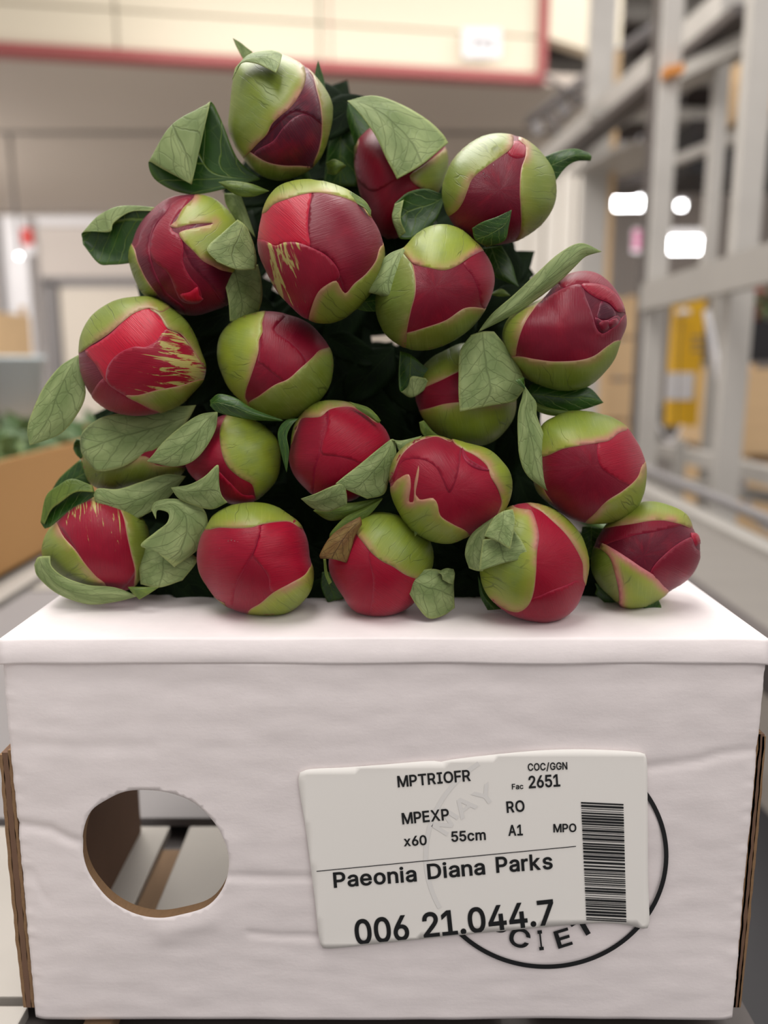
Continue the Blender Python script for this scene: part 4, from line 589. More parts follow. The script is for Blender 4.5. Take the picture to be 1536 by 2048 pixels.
# ---------------- the white box ----------------
BX = .15; FZ1 = CAM.z - .1158; TPZ = CAM.z - .1062; DEP = .14; TH = .004
def fr(px, py, y=BY0): return at(px, py, y)
wbx = thing('white_flower_box', (0, BY0, TZ), 'white cardboard flower box with a round hand hole under the pile of peonies', 'box')
hole_c6 = [(362,1150),(365,1060),(400,970),(470,920),(550,885),(650,878),(760,895),(860,940),(940,1020),(990,1110),(1005,1190),(990,1280),(950,1350),(900,1390),(800,1420),(700,1435),(600,1420),(500,1370),(430,1300),(385,1230)]
def catmull(p, closed=True, step=6.0):
    P = [np.array(q, float) for q in p]; n = len(P); out = []
    rng = range(n) if closed else range(n - 1)
    for i in rng:
        if closed: a, b, c, d = P[(i - 1) % n], P[i], P[(i + 1) % n], P[(i + 2) % n]
        else: a, b, c, d = P[max(i - 1, 0)], P[i], P[i + 1], P[min(i + 2, n - 1)]
        k = max(1, int(np.linalg.norm(c - b) / step))
        al = [max(np.linalg.norm(y_ - x_), 1e-6) ** .5 for x_, y_ in ((a, b), (b, c), (c, d))]
        t0, t1 = 0, al[0]; t2 = t1 + al[1]; t3 = t2 + al[2]
        for j in range(k):
            t = t1 + (t2 - t1) * j / k
            A1 = a if np.allclose(a, b) else (t1 - t) / (t1 - t0) * a + (t - t0) / (t1 - t0) * b
            A2_ = (t2 - t) / (t2 - t1) * b + (t - t1) / (t2 - t1) * c
            A3 = c if np.allclose(c, d) else (t3 - t) / (t3 - t2) * c + (t - t2) / (t3 - t2) * d
            B1 = (t2 - t) / (t2 - t0) * A1 + (t - t0) / (t2 - t0) * A2_
            B2 = (t3 - t) / (t3 - t1) * A2_ + (t - t1) / (t3 - t1) * A3
            out.append((t2 - t) / (t2 - t1) * B1 + (t - t1) / (t2 - t1) * B2)
    if not closed: out.append(P[-1])
    return out
def inside(poly, pts):
    x, y = pts[:, 0], pts[:, 1]; r = np.zeros(len(pts), bool); n = len(poly); j = n - 1
    for i in range(n):
        xi, yi = poly[i]; xj, yj = poly[j]
        c = ((yi > y) != (yj > y)) & (x < (xj - xi) * (y - yi) / ((yj - yi) + 1e-12) + xi); r ^= c; j = i
    return r
def seg_dist(poly, pts, closed=True):
    P = np.array(poly); Q = np.roll(P, -1, 0) if closed else P[1:]
    if not closed: P = P[:-1]
    d = np.full(len(pts), 1e9)
    for a, b in zip(P, Q):
        ab = b - a; t = np.clip(((pts - a) @ ab) / max(ab @ ab, 1e-12), 0, 1)
        d = np.minimum(d, np.linalg.norm(pts - (a + t[:, None] * ab), axis=1))
    return d
def front_panel():
    hp = [((x / 2.194), 1180 + y / 2.194) for x, y in hole_c6]
    hole = [np.array((fr(*p).x, fr(*p).z)) for p in catmull(hp, step=9)]
    x0, x1, z0, z1 = -BX, BX, TZ, FZ1
    st = .0016; nx = int((x1 - x0) / st); nz = int((z1 - z0) / st)
    gx_, gz_ = np.meshgrid(np.linspace(x0, x1, nx + 1), np.linspace(z0, z1, nz + 1)); pts = np.stack([gx_.ravel(), gz_.ravel()], 1)
    out_loop = [(x, z0) for x in np.linspace(x0, x1, nx + 1)][:-1] + [(x1, z) for z in np.linspace(z0, z1, nz + 1)][:-1] + [(x, z1) for x in np.linspace(x1, x0, nx + 1)][:-1] + [(x0, z) for z in np.linspace(z1, z0, nz + 1)][:-1]
    m_in = (pts[:, 0] > x0 + 1e-6) & (pts[:, 0] < x1 - 1e-6) & (pts[:, 1] > z0 + 1e-6) & (pts[:, 1] < z1 - 1e-6)
    hd = seg_dist(hole, pts); ins = inside(hole, pts); pts = pts[m_in & ~ins & (hd > st * .5)]
    vs = [Vector(p) for p in out_loop] + [Vector(p) for p in hole] + [Vector(p) for p in pts]
    n0, n1 = len(out_loop), len(hole)
    edges = [(i, (i + 1) % n0) for i in range(n0)] + [(n0 + i, n0 + (i + 1) % n1) for i in range(n1)]
    r = delaunay_2d_cdt(vs, edges, [], 0, 1e-7); V2 = r[0]; T = r[2]
    P = np.array([(v.x, v.y) for v in V2]); cen = np.array([(P[t[0]] + P[t[1]] + P[t[2]]) / 3 for t in T])
    keep = ~inside(hole, cen); T = [t for t, k in zip(T, keep) if k]
    # relief: creases pressed into the card
    disp = np.zeros(len(P))
    cre = [([(-20,1628),(25,1650),(55,1652),(100,1660),(140,1682),(172,1690)], .0011, .0022), ([(455,1752),(540,1755),(625,1755)], .0008, .0018), ([(500,1868),(560,1874),(640,1874)], .0007, .0016),
           ([(1280,1537),(1400,1522),(1440,1508),(1540,1498)], .0008, .0018), ([(-10,1480),(60,1488),(150,1494),(300,1494)], .0004, .003), ([(0,1362),(700,1372),(1540,1358)], .0003, .004), ([(10,1760),(60,1742),(90,1800)], .0004, .002), ([(330,1862),(380,1850),(420,1838)], -.001, .005)]
    for pl_, amp, wd in cre:
        q = [np.array((fr(*p).x, fr(*p).z)) for p in pl_]; d = seg_dist(q, P, False)
        disp += amp * np.exp(-(d / wd) ** 2)
        # below a crease the sheet springs forward a little
    for i, (x, z) in enumerate(P):
        disp[i] += .0007 * noise.noise(Vector((x * 14, 3.3, z * 30))) + .00025 * noise.noise(Vector((x * 60, 1.3, z * 160)))
        e = max(0, 1 - (BX - abs(x)) / .006); disp[i] += .0012 * e * e + .0006 * e * noise.noise(Vector((x * 5, 9, z * 350)))
    m = len(P); vs = [(x, BY0 + disp[i], z) for i, (x, z) in enumerate(P)] + [(x, BY0 + TH + .0005, z) for x, z in P]
    # front must face -Y
    fs, mi = [], []
    cnt = {}
    for t in T:
        a, b, c = (P[k] for k in t); ar = (b[0] - a[0]) * (c[1] - a[1]) - (b[1] - a[1]) * (c[0] - a[0])
        t = tuple(t) if ar > 0 else tuple(t)[::-1]
        fs.append(t); mi.append(0); fs.append((t[2] + m, t[1] + m, t[0] + m)); mi.append(1)
        for e in ((t[0], t[1]), (t[1], t[2]), (t[2], t[0])): cnt[e] = 1
    for (a, b) in list(cnt):
        if (b, a) not in cnt: fs.append((b, a, a + m, b + m)); mi.append(2)
    o = mesh_obj('front_panel', vs, fs, [M['card'], M['kraft_dark'], M['kraft']], wbx); o.data.polygons.foreach_set('material_index', mi)
    sm = [k == 0 for k in mi]; o.data.polygons.foreach_set('use_smooth', sm)
    return o
front_panel()
# rounded fold strip between top and front (a lathe-like profile swept along x)
def lid():
    prof = [(BY0 + .0006, FZ1 - .0006), (BY0 - .0009, FZ1 - .0002), (BY0 - .0011, FZ1 + .0008), (BY0 - .0003, FZ1 + .0046), (BY0 + .0009, TPZ - .0009), (BY0 + .0014, TPZ - .0002), (BY0 + .0025, TPZ), (BY0 + .03, TPZ), (BY0 + .08, TPZ), (BY0 + DEP + .02, TPZ),
            (BY0 + DEP + .02, TPZ - TH), (BY0 + .008, TPZ - TH), (BY0 + .004, FZ1 + .001), (BY0 + .004, FZ1 - .001)]
    nx = 90; vs, fs, mi = [], [], []
    for i in range(nx + 1):
        x = -BX - .001 + (2 * BX + .002) * i / nx
        for k, (y, z) in enumerate(prof):
            wob = .0005 * noise.noise(Vector((x * 22, k * .4, 0))); e = max(0, 1 - (BX - abs(x)) / .012)
            vs.append((x, y + wob * (k < 6), z + wob * (k < 6) - .0005 * e * e * (k < 9)))
    n_ = len(prof)
    for i in range(nx):
        for k in range(n_):
            a, b = i * n_ + k, i * n_ + (k + 1) % n_; fs.append((b, a, a + n_, b + n_)); mi.append(0 if k < 9 else 1)
    fs.append(tuple(range(n_))); mi.append(2); fs.append(tuple(range(nx * n_, nx * n_ + n_))[::-1]); mi.append(2)
    o = mesh_obj('top_panel', vs, fs, [M['card'], M['kraft_dark'], M['kraft']], wbx); o.data.polygons.foreach_set('material_index', mi)
    bm = bmesh.new(); bm.from_mesh(o.data); bmesh.ops.recalc_face_normals(bm, faces=bm.faces[:]); bm.to_mesh(o.data); bm.free()
    o.data.polygons.foreach_set('use_smooth', [p.material_index == 0 for p in o.data.polygons])
lid()
# side walls: brown inside, with wavy corrugated layers showing at the outside edge
for s in (-1, 1):
    xa, xb = sorted((s * (BX - .0005), s * (BX - TH)))
    box('side_wall', (xa, BY0 + TH + .001, TZ), (xb, BY0 + DEP, TPZ - TH - .0005), M['kraft_dark'], wbx)
    for k, (o_, mt) in enumerate(((.0012, M['kraft']), (.0030, M['kraft_dark']), (.0047, M['kraft']))):
        zt = CAM.z - (.158 if s < 0 else .150) ; vs, fs = [], []; nzz = 60; t_ = .0007 if k != 1 else .0012
        for i in range(nzz + 1):
            z = TZ + .004 + (zt - TZ - k * .001) * i / nzz; wv = .0004 * noise.noise(Vector((k * 3.1, z * 160, s))) + (.0006 if k == 2 else 0) * math.sin(i / nzz * 3.1)
            xo = s * (BX + o_ * (1 if s < 0 else .62)) + s * wv
            vs += [(xo - t_, BY0 + .002, z), (xo + t_, BY0 + .002, z), (xo + t_, BY0 + DEP - .01, z), (xo - t_, BY0 + DEP - .01, z)]
        for i in range(nzz):
            for j in range(4): a, b = i * 4 + j, i * 4 + (j + 1) % 4; fs.append((a, b, b + 4, a + 4))
        fs += [(3, 2, 1, 0), tuple(range(nzz * 4, nzz * 4 + 4))]
        mesh_obj('side_flap', vs, fs, mt, wbx)
# ---- printed ring and letters on the box front ----
def front_off(px, py, o=.0011): return at(px, py, BY0 - o)
def ring_print(cx, cy, rx, ry, wd, a0, a1, mat, name, parent, off):
    vs, fs = [], []; n_ = 120
    for i in range(n_ + 1):
        a = a0 + (a1 - a0) * i / n_
        for r_ in (0, wd): vs.append(front_off(cx + (rx - r_) * math.cos(a), cy + (ry - r_) * math.sin(a), off))
    for i in range(n_): fs.append((2 * i, 2 * i + 1, 2 * i + 3, 2 * i + 2))
    return mesh_obj(name, vs, fs, mat, parent)
RC = (1092, 1711, 245, 227)
ring_print(RC[0], RC[1], RC[2], RC[3], 9, R(-60), R(160), M['ink'], 'printed_ring', wbx, .0008)
for ch, p0, p1, cap in (('O', (968, 1850), (1008, 1872), 34), ('C', (1014, 1888), (1054, 1900), 38), ('I', (1079, 1901), (1088, 1900), 40), ('E', (1117, 1898), (1146, 1889), 36), ('T', (1158, 1880), (1196, 1858), 36)):
    text_px(ch, p0, p1, cap, lambda x, y: front_off(x, y, .0008), 'printed_letter', M['ink'], wbx, .02)
# ---- shipping sticker ----
st_ = thing('shipping_label', fr(945, 1700), 'white paper shipping label with black print stuck on the box front', 'label')
outl = [(597,1556),(600,1545),(612,1540),(690,1535),(760,1530),(868,1522),(882,1524),(900,1520),(1000,1508),(1100,1500),(1180,1499),(1280,1505),(1290,1508),(1293,1518),(1295,1600),(1296,1760),(1298,1848),(1295,1856),(1286,1857),(1250,1849),(1200,1846),(1100,1853),(980,1864),(860,1876),(750,1888),(655,1897),(646,1896),(641,1888),(630,1800),(612,1660)]
def sticker():
    b = [np.array(p) for p in catmull(outl, step=10)]; B = np.array(b)
    gx_, gy_ = np.meshgrid(np.arange(590, 1305, 12.), np.arange(1490, 1905, 12.)); pts = np.stack([gx_.ravel(), gy_.ravel()], 1)
    pts = pts[inside(b, pts) & (seg_dist(b, pts) > 5)]
    vs = [Vector(p) for p in b] + [Vector(p) for p in pts]
    r = delaunay_2d_cdt(vs, [], [list(range(len(b)))], 1, 1e-6); P = np.array([(v.x, v.y) for v in r[0]])
    d = seg_dist(b, P)
    vs = [front_off(x, y, .00125 + .0002 * math.exp(-d[i] / 8) * (.5 + .5 * noise.noise(Vector((x * .02, y * .02, 2)))) ) for i, (x, y) in enumerate(P)]
    o = mesh_obj('sheet', vs, [tuple(t) for t in r[2]], M['sticker'], st_, smooth=True)
    md = o.modifiers.new('th', 'SOLIDIFY'); md.thickness = .0002; md.offset = 0; return o
sheet_ob = sticker(); st_root = st_; st_ = sheet_ob
SO = lambda x, y: front_off(x, y, .00165 + .0000)
SG = lambda x, y: front_off(x, y, .00150)
TX = [('MPTRIOFR', (796, 1575), (942, 1562), 23, .012), ('MPEXP', (805, 1649), (899, 1640), 23, .012), ('x60', (808, 1693), (854, 1690), 20, .012), ('55cm', (903, 1684), (972, 1680), 21, .012),
      ('RO', (1014, 1626), (1050, 1623), 23, .012), ('A1', (1017, 1672), (1046, 1671), 22, .012), ('MPO', (1107, 1665), (1153, 1664), 17, .008), ('COC/GGN', (1056, 1542), (1135, 1539), 15, .004),
      ('Fac', (1024, 1579), (1047, 1578), 11, .006), ('2651', (1058, 1577), (1121, 1573), 25, .012), ('Paeonia', (668, 1776), (834, 1763), 31, .016), ('Diana', (856, 1759), (971, 1749), 31, .016), ('Parks', (993, 1746), (1106, 1738), 32, .016)]
for s, p0, p1, cap, off in TX: text_px(s, p0, p1, cap, SO, 'lettering', M['ink'], st_, off)
for s, p0, p1 in (('006', (712, 1891), (820, 1880)), ('21.044.7', (848, 1877), (1111, 1849))):
    text_px(s, p0, p1, 51, SO, 'lettering', M['ink'], st_, .018, clip=((980, 1862.5), (.1, 1)))
tl = [SO(*p) for p in ((633, 1742), (1152, 1692), (1152, 1693.6), (633, 1743.6))]; mesh_obj('ruled_line', tl, [(0, 1, 2, 3)], M['ink'], st_)
rb = random.Random(12); y = 0.0; bar_v, k = [], 0
while y < 238:
    h = rb.choice((1.2, 1.6, 2.2, 3.2, 4.4)); g = rb.choice((1.5, 1.5, 2.2, 3.2))
    if y + h > 238: break
    t0, t1 = y / 240, (y + h) / 240
    q = [(1162 + 11 * t0, 1604 + 240 * t0), (1247 + 6 * t0, 1608 + 240 * t0), (1247 + 6 * t1, 1608 + 240 * t1), (1162 + 11 * t1, 1604 + 240 * t1)]
    mesh_obj('barcode_bar', [SO(*p) for p in q], [(0, 1, 2, 3)], M['ink'], st_); y += h + g; k += 1
def ghost():
    vs, fs = [], []; n_ = 100
    for i in range(n_ + 1):
        a = R(152) + (R(236) - R(152)) * i / n_
        for r_ in (0, 9): vs.append(SG(RC[0] + (RC[2] - r_) * math.cos(a), RC[1] + (RC[3] - r_) * math.sin(a)))
    for i in range(n_): fs.append((2 * i, 2 * i + 1, 2 * i + 3, 2 * i + 2))
    o = mesh_obj('faint_ring', [v for v in vs], fs, M['ghost'], st_)
ghost()
for ch, p0, p1 in (('M', (893, 1672), (918, 1632)), ('A', (922, 1640), (957, 1612)), ('Y', (962, 1618), (998, 1592))):
    text_px(ch, p0, p1, 36, SG, 'faint_letter', M['ghost'], st_, .02)

# ---------------- peonies ----------------
CR = {'1': (280, 60, 3.072), '2': (640, 150, 2.4), '3': (40, 380, 2.954), '4': (420, 560, 3.339), '5': (760, 480, 2.743), '6': (40, 800, 2.954), '7': (380, 940, 2.743), '8': (880, 900, 2.743)}
def pp(c, pts):
    x0, y0, s = CR[c]; return [(x0 + p[0] / s, y0 + p[1] / s) + tuple(p[2:]) for p in pts]
STEP = .00026
class Bud:
    def __init__(b, name, crop, cen, outline, D, label, seed):
        b.crop = crop; b.c = np.array(pp(crop, [cen])[0]); b.D = D; b.seed = seed
        o = np.array(pp(crop, outline)); ol = np.array(catmull(o, step=4)) - b.c
        a = np.arctan2(ol[:, 1], ol[:, 0]); r = np.linalg.norm(ol, axis=1); i = np.argsort(a)
        b.a = np.concatenate([a[i] - 2 * math.pi, a[i], a[i] + 2 * math.pi]); b.r = np.tile(r[i], 3)
        b.R = float(np.mean(r)); b.Rm = b.R / F * D; b.layer = 1; b.done = []
        b.root = thing('peony', unp(b.c[0], b.c[1], D), label, 'flower', 'red peony buds piled on the white box')
    def rad(b, phi): return np.interp(phi, b.a, b.r)
    def pos(b, dx, dy, off):                      # disc coordinates (px) -> world; the disc wraps round to the back of the bud
        phi = math.atan2(dy, dx); Rr = float(b.rad(phi)); r = math.hypot(dx, dy) / Rr
        if r <= 1: st, ct_ = r, math.sqrt(max(0, 1 - r * r))
        else: th = math.pi / 2 * min(1 + (r - 1), 1.97); st, ct_ = math.sin(th), math.cos(th)
        d0 = Vector((math.cos(phi) * st, math.sin(phi) * st, ct_))
        nz = noise.noise(d0 * 1.7 + Vector((b.seed * 7.3, 0, 0))) * .028
        k = (Rr / F * b.D) * .99 * (1 + nz) + off
        zz = ct_ * (b.Rm * .97 * (1 + nz) + off)
        dep = b.D - zz
        # lateral size is held at the centre depth so the outline keeps its traced size
        P = unp(b.c[0], b.c[1], dep)
        k *= dep / b.D; return P + RT * (math.cos(phi) * st * k) - UP * (math.sin(phi) * st * k)
    def core(b, tint=.3):
        n, m_ = 56, 40; vs, fs, uv = [], [], []
        for j in range(m_ + 1):
            rr = 1.97 * j / m_
            for i in range(n):
                a = 2 * math.pi * i / n - math.pi; Rr = float(b.rad(a)); vs.append(b.pos(math.cos(a) * rr * Rr, math.sin(a) * rr * Rr, 0)); uv.append((rr * 1.2, a * 1.0))
        for j in range(m_):
            for i in range(n): p, q = j * n + i, j * n + (i + 1) % n; fs.append((p, p + n, q + n, q))
        o = mesh_obj('petal_ball', vs, fs, M['petal'], b.root, smooth=True); setuv(o, uv, [9] * len(vs)); o['tint'] = tint
        return o
    def patch(b, kind, pts, tint=.5, blush=.6, streak=None, lift=0, lip=.0001, vdir=None, crop=None, layer=None):
        pts = pp(crop or b.crop, pts); bd = [p - b.c for p in catmull(pts, step=6)]
        # keep the outline on the sheet
        out = []
        for p in bd:
            Rr = float(b.rad(math.atan2(p[1], p[0]))); r = np.linalg.norm(p) / Rr
            if r > 1.9: p = p * (1.9 / r)
            if not out or np.linalg.norm(out[-1] - p) > 2.0: out.append(p)
        bd = out; P = np.array(bd); mn, mx_ = P.min(0), P.max(0); s = 6.5
        gx_, gy_ = np.meshgrid(np.arange(mn[0], mx_[0], s), np.arange(mn[1], mx_[1], s * .866)); gx_ = gx_ + (np.arange(gx_.shape[0]) % 2)[:, None] * s / 2
        g = np.stack([gx_.ravel(), gy_.ravel()], 1); g = g[inside(bd, g)]; g = g[seg_dist(bd, g) > 3.0] if len(g) else g
        vs = [Vector(p) for p in bd] + [Vector(p) for p in g]
        r = delaunay_2d_cdt(vs, [], [list(range(len(bd)))], 1, 1e-5); V = np.array([(v.x, v.y) for v in r[0]])
        d = seg_dist(bd, V)
        c0 = V.mean(0); dr_ = (c0 / (np.linalg.norm(c0) + 1e-6)) if vdir is None else np.array((math.cos(R(vdir)), -math.sin(R(vdir))))
        pr = np.array((-dr_[1], dr_[0])); L_ = layer if layer is not None else b.layer; b.layer += 1
        uv = [((v @ dr_) / b.R + b.seed, (v @ pr) / b.R + L_ * 1.7) for v in V]
        hh = np.ones(len(V))
        for q in b.done: sdq = seg_dist(q, V) * np.where(inside(q, V), 1, -1); hh += np.clip((sdq + 9) / 9, 0, 1)
        b.done.append(bd)
        offs = [STEP * (h_ - .75 * math.exp(-dd / 3)) + lift * (1 - .6 * math.exp(-dd / 6)) for h_, dd in zip(hh, d)]
        ws = [b.pos(v[0], v[1], o_) for v, o_ in zip(V, offs)]
        fs = [tuple(t) for t in r[2]]
        cen = unp(b.c[0], b.c[1], b.D)
        fx = []
        for t in fs:
            A_, B_, C_ = (ws[i] for i in t); nn = (B_ - A_).cross(C_ - A_)
            fx.append(t if nn.dot((A_ + B_ + C_) / 3 - cen) > 0 else t[::-1])
        o = mesh_obj(kind, ws, fx, M[kind], b.root, smooth=True)
        e = [dd / 10 for dd in d]; setuv(o, uv, e)
        if streak:
            (sx, sy), (ex, ey) = [np.array(p[:2]) - b.c for p in pp(crop or b.crop, streak[:2])] ; ax = np.array((ex - sx, ey - sy)); l2 = ax @ ax
            sv = [float(np.clip(1 - abs(((v - np.array((sx, sy))) @ ax) / l2), 0, 1)) * streak[2] for v in V]
            at_ = o.data.attributes.new('streak', 'FLOAT', 'POINT'); at_.data.foreach_set('value', sv)
        o['tint'] = tint; o['blush'] = blush
        md = o.modifiers.new('thickness', 'SOLIDIFY'); md.thickness = .0003 + lift * .5; md.offset = -1
        return o
    def petal(b, pts, tint=.4, **k): return b.patch('petal', pts, tint, 0, **k)
    def sepal(b, pts, tint=.4, blush=.6, **k): return b.patch('sepal', pts, tint, blush, **k)
    def stem(b):
        P0 = unp(b.c[0], b.c[1], b.D + b.Rm * .9); e = Vector((P0.x * .55, .78 + .02 * math.sin(b.seed * 3), max(P0.z * .6 + (TPZ + .05) * .4, TPZ + .006)))
        m1 = P0.lerp(e, .35) + Vector((0, 0, .002)); 
        tube('stem', [P0, P0.lerp(m1, .5), m1, m1.lerp(e, .5), e], .0033, M['stem'], b.root, 8, [.0050, .0034, .0032, .0032, .0034])
    def leaf(b, rows, front='pale', D=None, crop='', back=None, name='leaf', label=None, sub=7):
        lf = make_leaf(rows, front, D if D else b.D - b.Rm * .95, b.crop if crop == '' else crop, b.root, back, name, sub)
        if label: lf['label'] = label
        return lf
def setuv(o, uv, edge):
    me = o.data; ul = me.uv_layers.new(name='UVMap'); li = np.empty(len(me.loops), int); me.loops.foreach_get('vertex_index', li)
    U = np.array(uv, float)[li]; ul.data.foreach_set('uv', U.ravel())
    a = me.attributes.new('edge', 'FLOAT', 'POINT'); a.data.foreach_set('value', edge)
def cr1(P, t):
    n = len(P)
    if n == 1: return P[0]
    i = min(int(t), n - 2); f = t - i
    a, b, c, d = P[max(i - 1, 0)] if i > 0 else 2 * P[0] - P[1], P[i], P[i + 1], P[i + 2] if i + 2 < n else 2 * P[-1] - P[-2]
    return .5 * ((2 * b) + (c - a) * f + (2 * a - 5 * b + 4 * c - d) * f * f + (3 * b - a - 3 * c + d) * f ** 3)
def make_leaf(rows, front, D, crop, parent, back=None, name='leaf', sub=7):
    nc = max(len(r) for r in rows); G = []
    for r in rows:
        r = [tuple(p) + (0,) * (3 - len(p)) for p in r]
        if len(r) == 1: r = r * nc
        r = [(p[0], p[1], p[2]) for p in r]
        x0, y0, s = CR[crop] if crop else (0, 0, 1)
        r = [np.array((x0 + p[0] / s, y0 + p[1] / s, p[2])) for p in r]
        if len(r) < nc:
            q = [cr1(r, (len(r) - 1) * k / (nc - 1)) for k in range(nc)]; r = q
        G.append(r)
    nr = len(G); NU, NV = (nr - 1) * sub, (nc - 1) * sub
    vs, uv, ed, fs = [], [], [], []
    for i in range(NU + 1):
        row = [cr1([G[k][j] for k in range(nr)], i / sub) for j in range(nc)]
        for j in range(NV + 1):
            p = cr1(row, j / sub); u, v = i / NU, j / NV
            wob = noise.noise(Vector((p[0] * .03, p[1] * .03, D * 50))) * 2.0
            vs.append(unp(p[0], p[1], D - (p[2] + wob) / F * D)); uv.append((u, v)); ed.append(min(u, 1 - u, v, 1 - v))
    for i in range(NU):
        for j in range(NV): a = i * (NV + 1) + j; fs.append((a, a + 1, a + NV + 2, a + NV + 1))
    # orientation: 'front' material faces the camera on the larger part
    s = 0
    for f in fs:
        A_, B_, C_, D_ = (vs[k] for k in f); nn = (C_ - A_).cross(D_ - B_); s += nn.dot(CAM - A_)
    if s < 0: fs = [f[::-1] for f in fs]
    bk_ = back or {'pale': 'dark', 'dark': 'pale', 'olive': 'pale', 'dry': 'olive', 'petal': 'petal', 'deep': 'deep'}[front]
    o = mesh_obj(name, vs, fs, [M[front], M[bk_]], parent, smooth=True); setuv(o, uv, ed)
    bm = bmesh.new(); bm.from_mesh(o.data); bmesh.ops.remove_doubles(bm, verts=bm.verts[:], dist=1e-6); bm.to_mesh(o.data); bm.free()
    md = o.modifiers.new('thickness', 'SOLIDIFY'); md.thickness = .00032; md.offset = 0; md.material_offset = 1
    return o
PE = {}
INNER = [(480,330),(650,330),(700,310),(860,350),(930,440),(940,520),(960,620),(1020,700),(1060,820),(1080,960),(1150,1060),(1180,1150),(1150,1190),(300,1190),(240,1120),(260,1000),(210,900),(330,820),(420,650),(460,560),(500,450)]
def bud(k, crop, cen, outline, D, label, core=.3):
    b = Bud(k, crop, cen, outline, D, label, len(PE) + 1); b.core(core); b.stem(); PE[k] = b; return b

# each bud: traced outline, then petals and sepals from the innermost out, then its leaves
b = bud('A', '1', (860,530), [(600,215),(700,150),(800,125),(880,150),(960,190),(1030,240),(1090,300),(1140,370),(1180,470),(1180,560),(1150,680),(1110,780),(1050,850),(960,900),(860,925),(760,905),(680,850),(620,770),(575,690),(548,600),(548,500),(555,400),(570,310)], .365, 'topmost peony bud of the pile, mostly green with a dark crimson wedge', .0)
b.petal([(1112,540),(1030,515),(960,530),(880,600),(820,680),(700,760),(760,900),(1000,980),(1250,800),(1250,560)], .06)
b.petal([(1015,250),(1060,300),(1110,480),(1112,575),(1040,520),(960,500),(900,530),(830,600),(740,680),(760,560),(900,400)], .0)
b.sepal([(600,715),(680,752),(780,808),(880,832),(1000,835),(1060,845),(1150,1000),(860,1180),(600,1050),(480,850)], .15, .3)
b.sepal([(1030,238),(1060,280),(1085,370),(1105,460),(1112,540),(1112,640),(1095,740),(1062,850),(1200,1000),(1400,600),(1280,180),(1080,110)], .45, .25)
b.sepal([(1010,235),(1020,270),(1012,330),(980,400),(930,470),(860,530),(810,580),(780,640),(730,690),(670,752),(560,850),(300,700),(280,350),(500,0),(850,-60),(980,120)], .55, .7)
b.leaf([[(565,310,20),(575,280,24),(585,235,20)],[(620,205,34),(640,185,30),(670,152,16)],[(710,205,46),(745,165,40),(790,126,16)],[(790,240,60),(820,190,46),(850,137,20)],[(835,265,66),(858,210,52),(873,152,26)]], 'pale', D=.352)
b.leaf([[(570,50)],[(588,95),(606,88),(622,80)],[(612,140),(640,125),(655,108)],[(635,180),(660,160),(692,135)]], 'pale', D=.372)
b.leaf([[(1095,185)],[(1080,240),(1095,240),(1112,240)],[(1074,300),(1100,300),(1132,310)],[(1080,380),(1110,370),(1140,380)]], 'dark', D=.38)
b.leaf([[(740,915,-10),(725,922,-10),(700,928,-10)],[(600,790,-4),(450,880,-8),(330,1010,-6)],[(502,560),(330,720,-6),(105,930)],[(442,445,8),(200,580,12),(53,812,6)],[(418,510,22),(280,740,26),(140,855,18)],[(318,950,26)]], 'dark', D=.36)
b.leaf([[(482,935)],[(560,928,6),(570,970,10),(590,1012,4)],[(680,945,8),(690,980,12),(690,1024,4)],[(795,990)]], 'olive', D=.352)
b.leaf([[(1255,450)],[(1185,600),(1240,600,6),(1315,560)],[(1150,760),(1230,780,8),(1340,720)],[(1130,950),(1230,960),(1330,960)]], 'dark', D=.395)
b.leaf([[(1140,820,6),(1150,850,8),(1150,880,4)],[(1190,795,14),(1195,840,20),(1195,890,12)],[(1240,815,14),(1240,835,16),(1235,860,10)],[(1266,835,6)]], 'olive', D=.375)
b = bud('B', '2', (390,500), [(180,300),(260,240),(380,220),(500,260),(590,320),(612,400),(600,490),(570,560),(520,640),(450,720),(380,780),(310,790),(250,720),(210,620),(180,520),(165,420)], .388, 'crimson peony bud half hidden by a broad pale folded leaf, right of the topmost', .32)
b.petal([(165,300),(180,500),(250,560),(370,500),(420,480),(480,540),(620,600),(700,300),(400,100),(200,150)], .35)
b.sepal([(180,290),(163,420),(180,540),(205,620),(100,760),(0,600),(0,350),(100,200)], .15, .3)
b.sepal([(612,330),(600,350),(500,430),(430,485),(450,520),(490,545),(560,570),(680,660),(860,500),(780,250),(680,220)], .5, .6)
b.leaf([[(132,125,0)],[(190,185,22),(215,140,10),(255,100)],[(265,290,40),(320,200,30),(385,140,6)],[(315,395,52),(410,290,44),(510,212,14)],[(350,460,60),(460,370,54),(585,280,26)],[(370,500,62),(490,430,60),(615,325,34)]], 'pale', D=.369)
b.leaf([[(135,135)],[(130,200),(160,200,6),(200,190)],[(150,280),(190,290,8),(250,280)],[(180,380),(220,380),(280,370)]], 'dark', D=.386)
b.leaf([[(605,580)],[(510,546,6),(535,620,-4),(560,690,2)],[(430,560,8),(440,650,-6),(490,755,4)],[(388,590,10),(392,680,-4),(440,786,8)],[(360,620,16),(348,690,18),(382,783,14)],[(402,600,24),(388,690,30),(412,755,24)]], 'dark', D=.36)
b = bud('C', '2', (865,550), [(600,480),(640,400),(700,340),(780,290),(870,277),(950,290),(1020,330),(1080,390),(1125,460),(1140,540),(1130,620),(1080,700),(1010,760),(940,800),(860,820),(780,815),(700,780),(640,720),(600,640),(585,560)], .355, 'green peony bud split by a crimson wedge running up to its top right', .2)
b.petal([(925,315),(990,330),(985,390),(940,400),(900,375)], .55)
b.sepal([(930,305),(920,350),(870,390),(800,440),(730,500),(710,550),(680,620),(640,665),(420,740),(380,400),(650,130),(900,120)], .45, .6)
